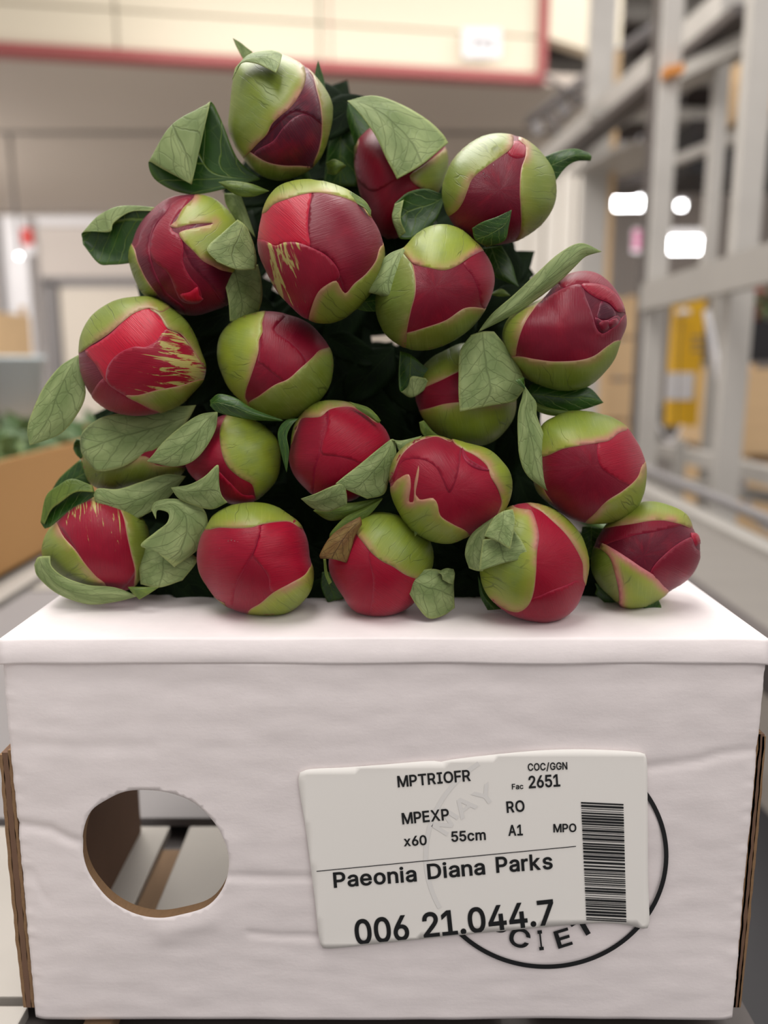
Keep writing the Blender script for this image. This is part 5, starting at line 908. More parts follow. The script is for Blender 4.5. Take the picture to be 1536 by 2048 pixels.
b.sepal([(955,308),(987,335),(985,390),(965,450),(958,560),(962,640),(960,760),(930,820),(1020,1020),(1350,720),(1300,320),(1050,140)], .55, .6)
b.leaf([[(920,647,30)],[(850,680,30),(885,720,26),(905,730,24)],[(780,705,26),(820,760,20),(885,795,14)],[(730,735,14),(745,790,6),(800,826)]], 'dark', D=.336, back='dark')
b.leaf([[(1070,395),(1095,440),(1130,510)],[(1145,366,4),(1165,410,10),(1180,445,4)],[(1225,355,6),(1230,385,14),(1232,414,6)],[(1290,375,2),(1303,392,4),(1298,412)]], 'dark', D=.37)
b.leaf([[(770,830),(820,825),(872,820)],[(790,900),(850,900,6),(918,900)],[(825,960),(880,960,6),(942,985)],[(955,1018)]], 'dark', D=.375)
for x_, y_, r_ in ((785,470,7),(800,480,5),(812,488,4),(790,488,5),(775,482,4),(832,432,4),(820,470,3)):
    q = pp('2', [(x_, y_)])[0]; wp = b.pos(q[0] - b.c[0], q[1] - b.c[1], .0004)
    rr = r_ / 2.4 / F * b.D * .6; lathe('water_droplet', (wp.x, wp.y), [(rr * math.sin(math.pi * k / 6) + 1e-6, wp.z - rr * math.cos(math.pi * k / 6)) for k in range(7)], M['water'], b.root, 8)
b = bud('D', '3', (960,400), [(665,300),(700,210),(760,130),(850,60),(930,30),(1040,22),(1140,50),(1220,110),(1280,185),(1330,280),(1320,420),(1290,560),(1230,680),(1140,720),(1050,745),(980,740),(900,700),(820,650),(740,620),(690,550),(650,460),(640,390)], .360, 'wrinkled crimson peony bud with a pink-slit green sepal, upper left of the pile', .2)
b.petal([(1035,200),(960,270),(1000,420),(1120,560),(1250,700),(1500,500),(1400,100)], .10)
b.petal([(860,120),(920,60),(1010,40),(900,190),(900,240),(945,270),(965,340),(965,430),(1010,520),(1060,580),(1070,660),(960,660),(870,490),(770,400),(765,300),(800,210)], .42)
b.petal([(680,330),(715,230),(790,130),(885,80),(868,120),(800,200),(768,300),(770,400),(800,500),(860,600),(980,720),(800,900),(500,700),(500,300)], .16)
b.petal([(945,615),(1000,600),(1050,572),(1058,620),(1082,640),(1050,660),(990,656)], .95, lift=.0006)
b.sepal([(665,325),(700,430),(740,520),(800,600),(870,680),(960,748),(900,950),(450,850),(380,400),(560,280)], .45, .3)
b.sepal([(1025,45),(960,110),(920,185),(885,215),(920,225),(1010,205),(1150,197),(1050,222),(938,258),(960,300),(1020,360),(1080,420),(1140,450),(1210,480),(1450,480),(1550,150),(1250,-150),(1050,-60)], .85, .75)
b.leaf([[(1285,175,10),(1320,200,6),(1345,230,0)],[(1200,250,36),(1290,290,26),(1380,320,6)],[(1105,345,60),(1250,390,40),(1398,410,10)],[(1165,425,56),(1280,470,38),(1392,470,14)]], 'pale', D=.345)
b.leaf([[(1140,390,44),(1260,450,28),(1405,440,0)],[(1195,510,42),(1290,550,28),(1425,530,-4)],[(1230,650,34),(1310,660,20),(1430,640,-10)],[(1240,775,24),(1300,775,14),(1400,740,-14)]], 'pale', D=.354)
b.leaf([[(1205,20),(1250,20),(1300,20)],[(1220,90),(1290,100,4),(1340,130)],[(1290,200),(1330,220,4),(1390,280)]], 'pale', D=.37)
b.leaf([[(700,410),(700,260,-6),(790,112,4),(785,125,8)],[(640,432),(620,270,-8),(650,99,8),(655,130,14)],[(540,441),(530,300,-8),(545,110,10),(555,195,20)],[(463,432),(450,310,-8),(450,165,10),(532,247,24)],[(372,320,2),(368,290),(368,255,8),(425,245,16)]], 'dark', D=.362)
b = bud('E', '1', (1100,1370), [(725,1250),(750,1130),(790,1040),(850,970),(930,935),(1060,920),(1180,945),(1300,1000),(1380,1090),(1450,1200),(1490,1310),(1500,1400),(1470,1520),(1400,1640),(1300,1740),(1200,1790),(1100,1800),(1000,1770),(920,1700),(840,1600),(770,1480),(730,1370)], .338, 'largest peony bud near the top centre, bright red left petal under a yellow-green cap', .3)
b.petal([(1055,1012),(1035,1120),(1030,1220),(1042,1335),(1130,1375),(1190,1430),(1240,1560),(1300,1700),(1700,1650),(1750,1100),(1300,800)], .26)
b.petal([(1055,1005),(1036,1120),(1031,1220),(1040,1332),(940,1305),(860,1320),(800,1330),(700,1290),(500,1300),(560,1050),(800,850),(1040,900)], .92)
b.petal([(735,1285),(780,1300),(830,1325),(880,1305),(960,1305),(1060,1340),(1150,1390),(1210,1460),(1225,1520),(1130,1600),(1060,1700),(1020,1800),(850,2000),(500,1700),(480,1300)], .40, streak=[(840,1560),(1050,1560),1.05], vdir=-72)
b.sepal([(1490,1315),(1445,1420),(1385,1500),(1315,1560),(1262,1620),(1230,1580),(1205,1540),(1140,1570),(1095,1610),(1055,1700),(1035,1800),(1080,2050),(1500,2050),(1850,1650),(1800,1200)], .55, .6)
b.sepal([(750,1130),(820,1072),(900,1042),(1000,1015),(1100,1005),(1200,1018),(1290,1045),(1370,1085),(1418,1145),(1560,1100),(1450,750),(1100,650),(700,750),(550,1050)], .9, .55)
b.leaf([[(1290,990,-4),(1290,1020,4),(1290,1045,8)],[(1380,1050,0),(1375,1080,10),(1365,1085,14)],[(1420,1110,2),(1415,1140,8),(1395,1100,12)]], 'olive', D=.332)
b.leaf([[(1262,1618,8)],[(1298,1695,6),(1320,1660,14),(1345,1625,6)],[(1375,1725),(1390,1670,8),(1410,1610)],[(1450,1730,-6),(1460,1660),(1460,1600,-6)]], 'dark', D=.342, back='olive')
b = bud('F', '2', (550,1020), [(400,830),(460,760),(530,722),(610,718),(680,740),(740,790),(790,850),(825,920),(838,990),(825,1060),(790,1130),(740,1200),(660,1270),(560,1310),(450,1318),(380,1290),(310,1230),(270,1150),(262,1070),(290,980),(340,900)], .343, 'peony bud with a yellow-green cap, dull crimson band and pale leaf on its left', .28)
b.petal([(690,900),(740,970),(765,1040),(782,1115),(960,1200),(1050,850),(850,750),(720,860)], .36)
b.sepal([(415,1240),(500,1215),(600,1180),(700,1118),(800,1122),(1000,1160),(850,1500),(450,1550),(150,1400),(250,1250)], .35, .35)
b.sepal([(430,880),(455,960),(458,1050),(438,1130),(415,1240),(408,1330),(350,1500),(50,1300),(80,900),(280,760)], .28, .35)
b.sepal([(395,850),(440,900),(520,925),(600,937),(660,915),(720,875),(778,845),(960,760),(800,520),(450,500),(250,750)], .95, .95)
b.leaf([[(400,830,10)],[(320,868,20),(370,880,26),(432,880,24)],[(240,960,28),(340,960,42),(458,960,40)],[(210,1032,28),(330,1040,48),(457,1060,44)],[(300,1066,24),(370,1090,44),(438,1120,40)],[(412,1185,28)]], 'pale', D=.337)
b = bud('G', '5', (1015,490), [(890,320),(950,250),(1030,185),(1110,170),(1190,185),(1260,230),(1310,290),(1350,380),(1355,460),(1320,550),(1290,650),(1230,730),(1150,800),(1060,825),(960,820),(860,790),(780,740),(720,670),(680,600),(670,520),(700,440),(780,370)], .346, 'deep crimson peony bud just opening at its right tip, under a long pale leaf', .08)
b.petal([(1000,260),(1110,240),(1200,260),(1290,310),(1350,400),(1550,350),(1400,50),(1100,20),(950,150)], .34)
b.petal([(1215,335),(1262,360),(1292,415),(1240,440),(1190,430),(1200,380)], .02)
b.petal([(1180,425),(1230,445),(1300,415),(1330,450),(1270,520),(1210,510)], .10, lift=.0002)
b.petal([(1200,455),(1245,440),(1262,470),(1225,500)], .25, lift=.0005); b.petal([(1250,450),(1290,430),(1310,450),(1262,485)], .22, lift=.0006)
b.petal([(880,330),(1000,270),(1105,246),(1130,310),(1162,400),(1185,480),(1217,514),(1290,468),(1350,410),(1550,450),(1500,750),(1000,950),(500,700),(650,350)], .26)
b.petal([(1105,246),(1150,290),(1205,325),(1255,348),(1300,395),(1345,392),(1330,340),(1260,270),(1180,240)], .46, lift=.0004)
b.sepal([(895,320),(860,360),(810,430),(770,520),(748,600),(738,645),(560,800),(420,480),(650,250),(870,180)], .45, .55)
b.sepal([(735,640),(850,652),(960,665),(1090,660),(1180,632),(1255,578),(1310,548),(1520,600),(1400,1000),(1050,1100),(650,1000),(500,720)], .42, .4)
b.leaf([[(538,505,-10)],[(615,405),(655,420,6),(700,425,2)],[(735,300,8),(785,330,14),(840,340,8)],[(865,178,14),(920,215,22),(985,228,14)],[(985,72,16),(1030,112,24),(1075,140,16)],[(1100,18,14),(1115,50,18),(1130,90,12)],[(1216,64,6)]], 'pale', D=.338)
b.leaf([[(570,320),(590,290)],[(660,270),(665,290,4),(650,310)],[(715,305)]], 'olive', D=.372)
b = bud('H', '3', (715,985), [(345,960),(355,860),(400,770),(470,700),(560,650),(680,633),(790,640),(890,690),(970,760),(1030,850),(1070,950),(1095,1050),(1080,1120),(1020,1200),(950,1270),(850,1310),(740,1335),(640,1335),(540,1310),(460,1260),(390,1180),(350,1080)], .350, 'bright red peony bud with green-flecked petal at the left edge of the pile', .2)
b.petal([(500,1110),(600,1200),(830,1315),(700,1500),(400,1300)], .35)
b.petal([(385,948),(460,900),(540,840),(620,760),(700,700),(770,690),(820,740),(880,820),(830,930),(740,1000),(640,1050),(540,1150),(515,1140),(440,1030)], .98)
b.petal([(512,1130),(510,1060),(545,1000),(600,955),(680,925),(740,928),(800,895),(870,822),(980,880),(1100,1010),(1300,1050),(1200,1180),(950,1250),(830,1315),(700,1260),(600,1205),(535,1160)], .5, streak=[(1040,1040),(600,1060),1.25], vdir=-8)
b.sepal([(625,1215),(700,1212),(800,1185),(950,1155),(1070,1118),(1350,1120),(1300,1450),(900,1620),(840,1330),(760,1285)], .45, .35)
b.sepal([(870,822),(950,850),(1010,920),(1060,1000),(1092,1050),(1300,1050),(1300,700),(1000,500),(760,500),(760,690),(820,740)], .4, .3)
b.sepal([(340,968),(430,910),(520,850),(600,780),(680,722),(762,698),(840,720),(950,600),(700,380),(350,450),(120,700),(180,950)], .6, .5)
b.leaf([[(345,975,-10)],[(235,1045,-2),(290,1070,4),(365,1080)],[(138,1170,2),(230,1200,10),(388,1200,2)],[(72,1315,6),(180,1330,14),(345,1315,4)],[(45,1410,8),(115,1430,14),(240,1440,6)],[(57,1510,12)]], 'pale', D=.348)
b = bud('I', '4', (440,570), [(50,470),(70,370),(130,290),(220,240),(340,212),(450,215),(560,240),(660,290),(740,360),(800,440),(825,540),(815,650),(780,740),(720,820),(640,890),(560,925),(470,930),(370,910),(270,850),(190,790),(120,720),(75,620),(52,540)], .352, 'round peony bud with crimson wedge between two green sepals, left of the dark gap', .30)
b.petal([(345,205),(330,480),(320,550),(345,562),(405,612),(560,700),(645,545),(560,430),(480,370),(430,330),(520,200),(400,60)], .36)
b.sepal([(245,830),(330,772),(430,700),(520,660),(600,590),(680,520),(730,470),(770,455),(1050,420),(1050,950),(600,1220),(200,1100)], .42, .3)
b.sepal([(370,220),(350,290),(355,345),(330,400),(325,470),(300,560),(270,650),(240,740),(238,790),(265,835),(150,1050),(-200,750),(-200,300),(100,20),(370,20)], .9, .75)
b.leaf([[(0,805),(4,820),(2,840)],[(60,762,8),(60,820,14),(50,882,4)],[(170,788,10),(170,850,18),(180,916,6)],[(290,862,10),(290,895,16),(300,935,6)],[(500,942)]], 'dark', D=.336)
b = bud('J', '5', (470,850), [(190,860),(190,800),(230,700),(290,640),(370,600),(440,570),(530,560),(630,590),(700,650),(745,740),(752,860),(740,950),(700,1030),(640,1100),(570,1130),(480,1125),(390,1110),(310,1060),(250,1000),(215,940)], .362, 'mostly green peony bud under a wide veined pale leaf, right of the dark gap', .3)
b.sepal([(185,835),(260,800),(350,760),(440,720),(520,690),(760,650),(650,350),(250,380),(30,650)], .45, .5)
b.sepal([(205,935),(270,922),(340,902),(430,890),(600,895),(755,870),(950,900),(900,1350),(480,1450),(50,1300),(0,950)], .65, .5)
b.leaf([[(500,522,10),(560,503,10),(625,503,6)],[(440,610,24),(570,590,30),(695,590,14)],[(431,740,36),(590,720,40),(762,700,18)],[(431,850,42),(600,830,44),(793,800,16)],[(438,942,46),(560,918,40),(740,888,16)]], 'pale', D=.343)
b.leaf([[(110,610),(170,630,-6),(240,690)],[(103,740,4),(165,760,-8),(285,725,4)],[(112,830,12),(180,862,14),(283,790,12)],[(160,800,20),(174,748,28),(250,758,20)]], 'dark', D=.352)
b.leaf([[(790,755,-6),(765,760),(740,770)],[(785,840,-4),(810,840,4),(850,880)],[(758,950),(800,950,6),(860,965)],[(756,1080,4),(830,1080,12),(903,1080,6)],[(768,1200,6),(850,1200,16),(935,1200,10)],[(815,1300,10),(880,1310,18),(947,1310,12)],[(946,1394,16)]], 'pale', D=.333)
b.leaf([[(790,850)],[(850,783),(880,850,8),(850,905)],[(1000,808,4),(1010,865,12),(990,942)],[(1140,808),(1140,865,8),(1110,930)],[(1226,893)]], 'dark', D=.352)
b.leaf([[(800,840)],[(880,905,2),(870,920,4),(850,930)],[(1000,935,2),(990,950,4),(970,965)],[(1110,935)]], 'olive', D=.35)
b = bud('K', '6', (1255,360), [(1110,150),(1180,95),(1280,92),(1380,115),(1460,160),(1520,230),(1540,330),(1530,430),(1500,500),(1440,560),(1400,590),(1370,610),(1290,622),(1180,590),(1080,510),(1010,450),(975,390),(975,300),(1020,210)], .357, 'peony bud with big yellow-green sepal right and crimson left, two small leaves over it', .42)
b.petal([(1160,420),(1230,480),(1320,560),(1390,570),(1390,640),(1300,760),(1100,600)], .6)
b.sepal([(1215,80),(1180,170),(1180,250),(1200,340),(1230,400),(1300,460),(1370,500),(1388,560),(1400,610),(1550,900),(1950,600),(1900,50),(1500,-200),(1230,-100)], .85, .35)
b.leaf([[(1168,70,6)],[(1055,90,24),(1100,130,30),(1155,175,26)],[(935,170,34),(1010,240,42),(1092,290,34)],[(845,250,38),(910,320,46),(1010,368,38)],[(785,325,38),(830,360,42),(900,392,34)],[(750,362,36)]], 'pale', D=.345, back='olive')
b.leaf([[(893,517,4)],[(1000,500,20),(980,540,18),(940,582,6)],[(1090,452,32),(1070,540,30),(1040,625,10)],[(1169,383,40),(1150,530,34),(1135,645,14)],[(1170,470,36),(1190,560,32),(1225,605,20)]], 'pale', D=.342)
b = bud('L', '4', (865,1145), [(540,1100),(560,990),(620,890),(700,830),(800,805),(940,820),(1040,870),(1120,940),(1180,1010),(1212,1090),(1210,1200),(1150,1320),(1050,1420),(940,1480),(800,1480),(700,1450),(620,1380),(560,1300),(530,1200)], .347, 'crimson peony bud at the centre with curled pale leaves wrapping its lower right', .5)
b.petal([(790,925),(760,1000),(742,1090),(732,1160),(705,1250),(690,1390),(650,1700),(250,1400),(250,900),(650,650)], .42)
b.petal([(790,925),(745,1100),(745,1160),(860,1180),(960,1205),(1012,1228),(1450,1350),(1450,800),(950,550),(780,700)], .6)
b.sepal([(530,1110),(570,1020),(612,925),(680,918),(740,912),(800,868),(870,850),(950,850),(1040,900),(1120,955),(1250,850),(1050,550),(650,560),(350,850),(350,1080)], .6, .5)
b.leaf([[(930,815,4),(960,835,8),(980,860,8)],[(1050,850,4),(1050,880,10),(1050,905,8)],[(1110,900,4),(1110,935,10),(1105,940,6)],[(1140,940,2),(1125,955,4)]], 'olive', D=.336)
b.leaf([[(592,926)],[(508,938),(530,955,6),(548,968,8)],[(455,1010),(490,1030,6),(514,1042,10)],[(468,1125),(500,1130,6),(527,1145,10)],[(512,1285)]], 'dark', D=.336, back='olive')
b.leaf([[(1205,1065,4),(1225,1065,2),(1242,1090)],[(1115,1135,24),(1175,1175,18),(1240,1210,2)],[(1000,1230,38),(1085,1290,34),(1195,1330,8)],[(895,1312,44),(980,1380,38),(1160,1430,14)],[(838,1360,46),(900,1395,40),(1050,1462,22)]], 'pale', D=.336)
b.leaf([[(608,1460,16)],[(700,1428,34),(700,1480,26),(690,1525,10)],[(800,1383,42),(805,1455,34),(785,1545,12)],[(870,1362,40),(890,1430,34),(870,1515,18)],[(905,1392,34),(914,1450,28),(915,1495,22)]], 'pale', D=.334)
b.leaf([[(690,1540,4)],[(800,1490,14),(790,1555,18),(800,1605,4)],[(940,1488,12),(950,1535,18),(925,1582,4)],[(1060,1470,8),(1065,1490,10),(1060,1520,2)],[(1155,1455)]], 'olive', D=.338)
b = bud('M', '5', (390,1370), [(55,1300),(80,1200),(140,1130),(220,1090),(310,1078),(400,1100),(500,1120),(590,1150),(660,1210),(710,1280),(722,1370),(690,1470),(640,1540),(560,1590),(490,1622),(400,1660),(330,1660),(258,1643),(180,1600),(110,1510),(65,1420)], .333, 'crimson peony bud cupped by jagged green sepals, right of centre low down', .48)
b.petal([(60,1330),(120,1215),(230,1203),(300,1240),(340,1310),(380,1387),(415,1325),(445,1150),(430,900),(150,850),(-100,1150)], .42)
b.sepal([(40,1330),(70,1290),(120,1185),(200,1112),(310,1083),(400,1103),(430,900),(100,850),(-150,1150)], .45, .3)
b.sepal([(398,1102),(450,1145),(520,1178),(590,1240),(610,1300),(650,1370),(668,1440),(640,1510),(590,1590),(720,1800),(1050,1500),(1000,1000),(650,850),(430,900)], .75, .6, lift=.0004)
b.petal([(450,1140),(480,1190),(540,1230),(600,1262),(560,1262),(500,1240),(460,1200)], .3, lift=.0003)
b.sepal([(50,1355),(90,1315),(155,1285),(165,1335),(158,1440),(175,1440),(185,1330),(213,1232),(207,1300),(192,1400),(212,1425),(290,1418),(315,1450),(330,1510),(400,1560),(480,1605),(500,1635),(450,1950),(100,1900),(-250,1650),(-200,1280)], .7, .7)
b.leaf([[(60,1095,4),(75,1100,8),(90,1110,6)],[(120,1100,4),(120,1130,8),(110,1160,4)],[(230,1075,0),(200,1095,4),(160,1120,2)]], 'pale', D=.336)
b.leaf([[(215,1000),(240,990)],[(225,1050),(260,1030,6),(290,1050)],[(240,1075),(280,1075),(330,1078)]], 'olive', D=.345)
b = bud('N', '5', (1160,1240), [(890,1010),(950,970),(1040,940),(1150,937),(1250,960),(1350,1020),(1400,1090),(1440,1170),(1462,1260),(1455,1360),(1420,1450),(1350,1520),(1270,1555),(1150,1560),(1040,1530),(940,1460),(860,1380),(840,1270),(850,1150)], .342, 'crimson peony bud with a green cap above the sideways one at right', .3)
b.petal([(1198,1110),(1195,1200),(1215,1250),(1280,1300),(1365,1345),(1700,1450),(1750,1000),(1350,850)], .58)
b.sepal([(850,1150),(870,1280),(900,1380),(960,1500),(800,1750),(450,1400),(550,1050),(800,1000)], .25, .4)
b.sepal([(1462,1215),(1415,1300),(1340,1370),(1250,1430),(1180,1500),(1120,1565),(1180,1900),(1850,1800),(1850,1150)], .65, .6)
b.sepal([(880,1190),(930,1180),(1000,1150),(1100,1130),(1190,1115),(1260,1100),(1310,1060),(1370,1042),(1550,950),(1350,650),(950,650),(600,900),(650,1150)], .75, .85)
b = bud('O', '6', (680,330), [(375,400),(370,300),(400,200),(500,130),(640,90),(800,90),(900,150),(960,250),(985,350),(970,420),(900,480),(750,520),(600,540),(500,540),(420,500)], .372, 'green peony bud almost hidden beneath a broad sage leaf at the left', .4)
b.sepal([(380,300),(430,350),(550,380),(640,360),(720,330),(760,340),(800,380),(980,400),(1200,500),(1000,750),(500,800),(150,600),(200,300)], .4, .4)
b.leaf([[(1040,30),(1010,90),(975,140)],[(800,50,12),(840,150,18),(870,250,12)],[(620,75,20),(670,200,36),(720,330,30)],[(480,105,20),(530,240,44),(600,398,40)],[(378,180,14),(400,290,40),(470,422,44)],[(355,245,10),(368,320,24),(425,392,36)]], 'pale', D=.358)
b.leaf([[(980,450)],[(860,440,16),(860,510,22),(860,595,12)],[(720,483,28),(730,580,36),(750,672,24)],[(580,526,34),(590,620,40),(620,724,26)],[(465,523,34),(470,590,40),(500,695,28)],[(437,560,30),(440,580,34),(446,610,28)]], 'pale', D=.356)
b.leaf([[(335,232,4),(318,260),(316,290,-2)],[(365,245,4),(350,270,-6),(330,320,2)],[(385,300),(375,330,-4),(360,350)]], 'dark', D=.37)
b.leaf([[(185,540)],[(240,455),(270,490,4),(300,530)],[(360,348),(390,430,4),(420,500)]], 'dark', D=.378)
b = bud('P', '6', (445,860), [(125,890),(150,800),(220,700),(300,630),(380,590),(460,575),(560,600),(650,640),(730,710),(760,800),(760,900),(730,1000),(690,1090),(620,1130),(500,1140),(380,1120),(280,1080),(200,1020),(140,950)], .358, 'crimson peony bud with pale flecks at the bottom left corner of the pile', .35)
b.petal([(180,680),(330,560),(480,500),(640,600),(660,850),(690,1000),(560,1150),(400,1100),(330,890),(215,725)], .45, streak=[(600,640),(560,900),.85], vdir=95)
b.sepal([(585,600),(610,700),(630,800),(655,900),(678,1000),(680,1140),(760,1350),(1100,1000),(1000,550),(700,400)], .4, .35)
b.sepal([(210,715),(260,810),(330,890),(390,970),(450,1040),(510,1100),(480,1350),(0,1250),(-200,850),(100,600)], .6, .6)
b.leaf([[(450,565),(440,545,4),(430,508,4),(435,545,8)],[(345,625),(335,560,-6),(308,467,8),(330,545,16)],[(250,690),(240,610,-6),(225,508,10),(240,605,16)],[(185,745),(170,670,-4),(155,570,8),(185,650,12)],[(148,760),(135,745),(123,722,4),(145,735,6)]], 'dark', D=.352, back='olive')
b.leaf([[(85,975,8),(110,928,14),(178,922,20)],[(108,1045,8),(150,1010,18),(188,985,24)],[(225,1145,6),(240,1100,22),(262,1045,24)],[(400,1205,4),(395,1150,22),(400,1092,22)],[(560,1192,4),(545,1150,18),(560,1107,16)],[(695,1158,4)]], 'pale', D=.347)
b.leaf([[(638,1104,6)],[(668,1142,6),(690,1125,12),(740,1106,6)],[(705,1178,4),(755,1150,8),(825,1104,2)]], 'olive', D=.344)
b.leaf([[(775,648,20),(785,665,22),(803,703,24)],[(806,600,22),(812,628,24),(812,652,24)],[(920,585,16),(905,620,24),(876,668,28)],[(1065,628,8),(975,690,24),(868,725,32)],[(1108,720,2),(985,790,24),(800,780,34)],[(1072,860,4),(950,890,24),(713,858,36)],[(912,987,12),(870,950,22),(800,890,30)]], 'pale', D=.345)
b.leaf([[(725,820,-4),(850,850,4),(1000,900,-8)],[(703,950,4),(850,970,14),(1045,950,-4)],[(713,1088,6),(820,1108,14),(960,1065)]], 'pale', D=.35)
b = bud('Q', '7', (350,490), [(90,310),(130,250),(220,200),(330,180),(440,190),(530,240),(600,290),(640,370),(660,480),(682,560),(672,650),(620,730),(540,780),(430,800),(320,790),(230,760),(140,700),(80,620),(45,530),(38,430),(55,360)], .3416, 'wide crimson peony bud on the box, second from left in the bottom row', .46)
b.petal([(385,290),(372,390),(347,450),(345,472),(400,540),(433,600),(440,662),(560,700),(850,650),(900,350),(650,150)], .62)
b.petal([(385,290),(370,390),(347,455),(300,540),(250,640),(215,800),(50,1000),(-250,700),(-250,350),(50,150)], .52)
b.sepal([(35,540),(80,635),(140,702),(200,745),(150,950),(-200,850),(-200,500)], .3, .2)
b.sepal([(668,520),(630,570),(550,620),(460,670),(390,730),(310,795),(350,1050),(800,1050),(1000,650),(850,400)], .85, .7)
b.sepal([(70,325),(160,318),(250,322),(340,318),(400,300),(480,285),(550,285),(625,322),(850,250),(600,-150),(200,-150),(-80,150)], .65, .45)
for x_, y_, r_ in ((215,392,6),(232,388,7),(250,392,6),(265,395,4),(168,432,4),(412,368,3)):
    q = pp('7', [(x_, y_)])[0]; wp = b.pos(q[0] - b.c[0], q[1] - b.c[1], .0009)
    rr = r_ / 2.743 / F * b.D * .6; lathe('water_droplet', (wp.x, wp.y), [(rr * math.sin(math.pi * k / 6) + 1e-6, wp.z - rr * math.cos(math.pi * k / 6)) for k in range(7)], M['water'], b.root, 8)
b = bud('R', '7', (1040,520), [(760,490),(790,400),(850,320),(920,265),(1000,235),(1080,232),(1180,260),(1260,320),(1310,390),(1332,480),(1320,560),(1280,650),(1240,720),(1160,780),(1060,805),(960,800),(890,770),(840,700),(790,620),(760,550)], .3416, 'peony bud in the bottom row with a dried brown leaf tip on it', .5)
b.petal([(985,430),(1003,600),(1000,700),(985,810),(1050,1100),(1550,900),(1550,450),(1150,300)], .54)
b.sepal([(900,340),(950,400),(1000,460),(1050,500),(1110,530),(1180,575),(1250,600),(1340,610),(1650,650),(1700,200),(1250,-80),(850,0),(800,230)], .62, .55)
b.leaf([[(934,256,24),(940,275,26),(942,300,24)],[(845,305,30),(880,330,36),(905,362,32)],[(765,372,30),(830,400,40),(888,422,34)],[(714,460,26),(780,475,38),(862,500,34)],[(716,484,22),(785,488,34),(850,504,30)]], 'dry', D=.332)
b.leaf([[(1060,155)],[(940,215,4),(960,225,10),(985,245,6)],[(850,260,4),(880,285,10),(900,300,6)],[(775,340,4),(800,350,10),(815,365,6)],[(765,380)]], 'olive', D=.336)
b.leaf([[(732,488,12),(745,488,14)],[(740,570,10),(755,562,12)],[(762,628,8),(778,615,10)]], 'olive', D=.334)
b.leaf([[(1142,598,40)],[(1240,558,38),(1225,610,46),(1190,657,42)],[(1330,543,30),(1305,650,48),(1240,738,40)],[(1400,560,16),(1370,660,40),(1305,812,34)],[(1448,575,4),(1420,680,26),(1385,800,22)],[(1445,620),(1448,700,12),(1452,755,8)]], 'pale', D=.338)
b.leaf([[(1360,560,18),(1380,575,24),(1385,600,20)],[(1405,540,14),(1420,570,24),(1420,620,18)],[(1445,545,8),(1452,575,16),(1440,625,12)]], 'pale', D=.334)
b.leaf([[(1208,288,22)],[(1225,300,26),(1240,315,28),(1262,320,22)],[(1233,365,28),(1250,350,28),(1282,340,20)]], 'olive', D=.333)
b.leaf([[(725,560),(760,560),(790,580)],[(720,640),(770,640),(820,650)],[(755,728),(800,715),(850,705)]], 'dark', D=.36)
b = bud('S', '8', (500,620), [(215,640),(230,520),(270,420),(330,350),(400,305),(480,290),(580,305),(670,350),(740,420),(790,500),(818,600),(810,700),(780,800),(740,870),(680,920),(600,948),(520,945),(430,920),(350,880),(280,820),(230,740)], .334, 'peony bud on the box, fourth in the bottom row, crossed by an upright crimson band', .55)
b.petal([(500,820),(545,805),(620,770),(700,740),(760,715),(790,740),(1000,900),(700,1250),(400,1200),(350,900)], .46)
b.sepal([(470,280),(560,340),(620,390),(690,460),(745,540),(782,620),(800,740),(1050,800),(1100,350),(750,50),(450,50)], .7, .55)
b.sepal([(400,300),(460,322),(500,330),(528,390),(545,470),(533,560),(527,680),(510,800),(480,860),(430,887),(350,868),(280,835),(200,900),(-50,750),(-50,350),(200,100),(420,100)], .75, .95)
b.leaf([[(330,345,16),(310,370,22),(290,400,26)],[(180,455,10),(210,465,20),(255,450,28)],[(138,560,4),(180,575,16),(240,540,26)],[(160,648),(200,662,12),(236,665,22)]], 'pale', D=.323)
b.leaf([[(400,430,38),(320,480,34),(236,490,22)],[(455,510,42),(340,565,40),(222,585,26)],[(490,592,44),(360,618,40),(214,665,28)]], 'pale', D=.320)
b.leaf([[(400,325,30),(350,335,28),(300,365,22)],[(411,400,40),(340,420,40),(262,430,28)],[(385,548,50),(320,505,42),(242,472,30)]], 'pale', D=.318)
b.leaf([[(208,690)],[(222,800),(240,800,4),(262,800)],[(262,878),(300,876,4),(345,872)]], 'dark', D=.345)
b = bud('T', '8', (1115,580), [(830,660),(830,580),(870,480),(930,390),(1000,330),(1090,290),(1180,280),(1280,310),(1350,355),(1390,430),(1425,480),(1430,560),(1400,650),(1340,720),(1260,770),(1180,830),(1090,865),(1000,860),(930,800),(870,740)], .352, 'dark crimson peony bud lying sideways at the far right end of the bottom row', .12)
b.petal([(880,520),(950,500),(1050,470),(1150,452),(1250,430),(1320,415),(1500,350),(1350,150),(950,150),(780,430)], .28)
b.petal([(1385,480),(1400,540),(1430,560),(1550,640),(1350,900),(1150,700),(1250,560)], .24, lift=.0004)
b.petal([(1375,455),(1405,458),(1440,500),(1446,512),(1415,512),(1400,530),(1385,500)], .5, lift=.0008)
b.sepal([(880,540),(940,570),(970,660),(985,780),(990,870),(900,1100),(500,800),(600,500)], .2, .2)
b.sepal([(885,512),(960,548),(1040,598),(1100,640),(1180,690),(1230,740),(1262,778),(1300,950),(1000,1150),(985,880),(980,770),(955,650),(925,580),(880,535)], .8, 1.0, lift=.0005)
b.sepal([(860,440),(960,420),(1050,405),(1150,390),(1230,388),(1320,408),(1395,435),(1600,380),(1450,50),(1000,20),(650,300),(700,450)], .6, .8)
b.leaf([[(1105,882,4),(1112,892,4)],[(1150,842,6),(1160,870,-2),(1170,895,4)],[(1200,825,8),(1214,860,0),(1212,895,6)]], 'dark', D=.352, back='olive')
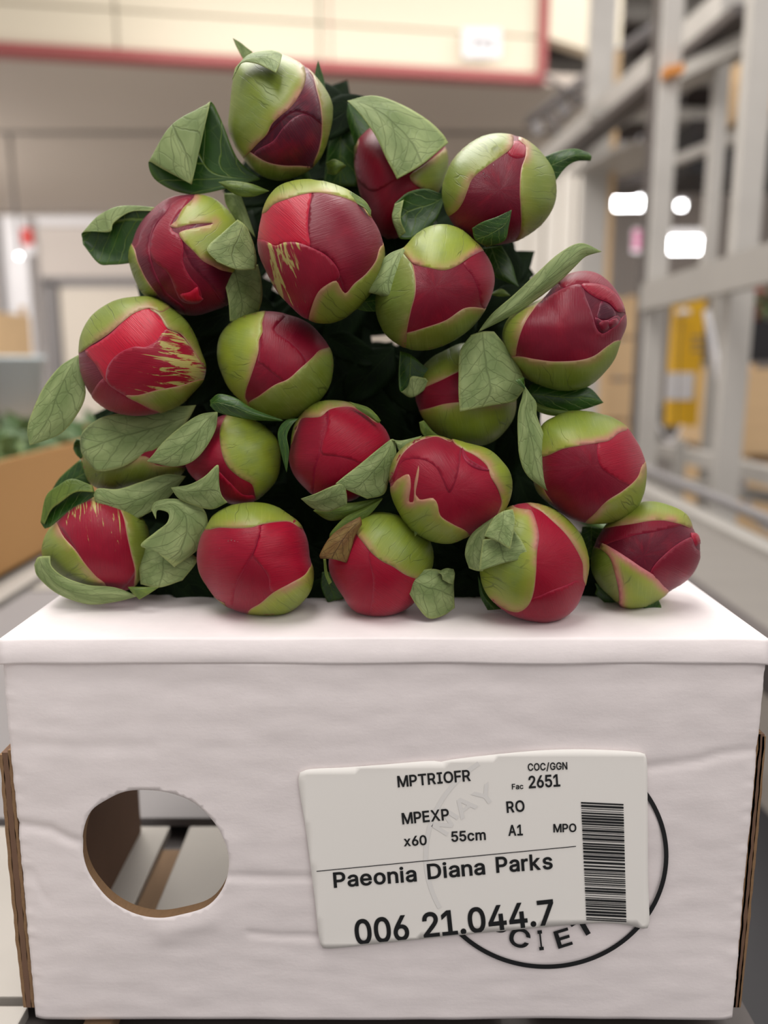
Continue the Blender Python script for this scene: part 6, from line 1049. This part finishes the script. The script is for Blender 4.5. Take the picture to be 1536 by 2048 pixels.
b.leaf([[(780,420),(830,420),(900,430)],[(775,480),(830,500,6),(875,480)],[(790,600),(820,600),(840,590)]], 'dark', D=.365)
b.leaf([[(850,730),(860,760),(850,790)],[(950,780),(950,820,4),(930,850)],[(1060,870)]], 'dark', D=.36)
# filler leaves and small shoots deep between the stems
rf = random.Random(7)
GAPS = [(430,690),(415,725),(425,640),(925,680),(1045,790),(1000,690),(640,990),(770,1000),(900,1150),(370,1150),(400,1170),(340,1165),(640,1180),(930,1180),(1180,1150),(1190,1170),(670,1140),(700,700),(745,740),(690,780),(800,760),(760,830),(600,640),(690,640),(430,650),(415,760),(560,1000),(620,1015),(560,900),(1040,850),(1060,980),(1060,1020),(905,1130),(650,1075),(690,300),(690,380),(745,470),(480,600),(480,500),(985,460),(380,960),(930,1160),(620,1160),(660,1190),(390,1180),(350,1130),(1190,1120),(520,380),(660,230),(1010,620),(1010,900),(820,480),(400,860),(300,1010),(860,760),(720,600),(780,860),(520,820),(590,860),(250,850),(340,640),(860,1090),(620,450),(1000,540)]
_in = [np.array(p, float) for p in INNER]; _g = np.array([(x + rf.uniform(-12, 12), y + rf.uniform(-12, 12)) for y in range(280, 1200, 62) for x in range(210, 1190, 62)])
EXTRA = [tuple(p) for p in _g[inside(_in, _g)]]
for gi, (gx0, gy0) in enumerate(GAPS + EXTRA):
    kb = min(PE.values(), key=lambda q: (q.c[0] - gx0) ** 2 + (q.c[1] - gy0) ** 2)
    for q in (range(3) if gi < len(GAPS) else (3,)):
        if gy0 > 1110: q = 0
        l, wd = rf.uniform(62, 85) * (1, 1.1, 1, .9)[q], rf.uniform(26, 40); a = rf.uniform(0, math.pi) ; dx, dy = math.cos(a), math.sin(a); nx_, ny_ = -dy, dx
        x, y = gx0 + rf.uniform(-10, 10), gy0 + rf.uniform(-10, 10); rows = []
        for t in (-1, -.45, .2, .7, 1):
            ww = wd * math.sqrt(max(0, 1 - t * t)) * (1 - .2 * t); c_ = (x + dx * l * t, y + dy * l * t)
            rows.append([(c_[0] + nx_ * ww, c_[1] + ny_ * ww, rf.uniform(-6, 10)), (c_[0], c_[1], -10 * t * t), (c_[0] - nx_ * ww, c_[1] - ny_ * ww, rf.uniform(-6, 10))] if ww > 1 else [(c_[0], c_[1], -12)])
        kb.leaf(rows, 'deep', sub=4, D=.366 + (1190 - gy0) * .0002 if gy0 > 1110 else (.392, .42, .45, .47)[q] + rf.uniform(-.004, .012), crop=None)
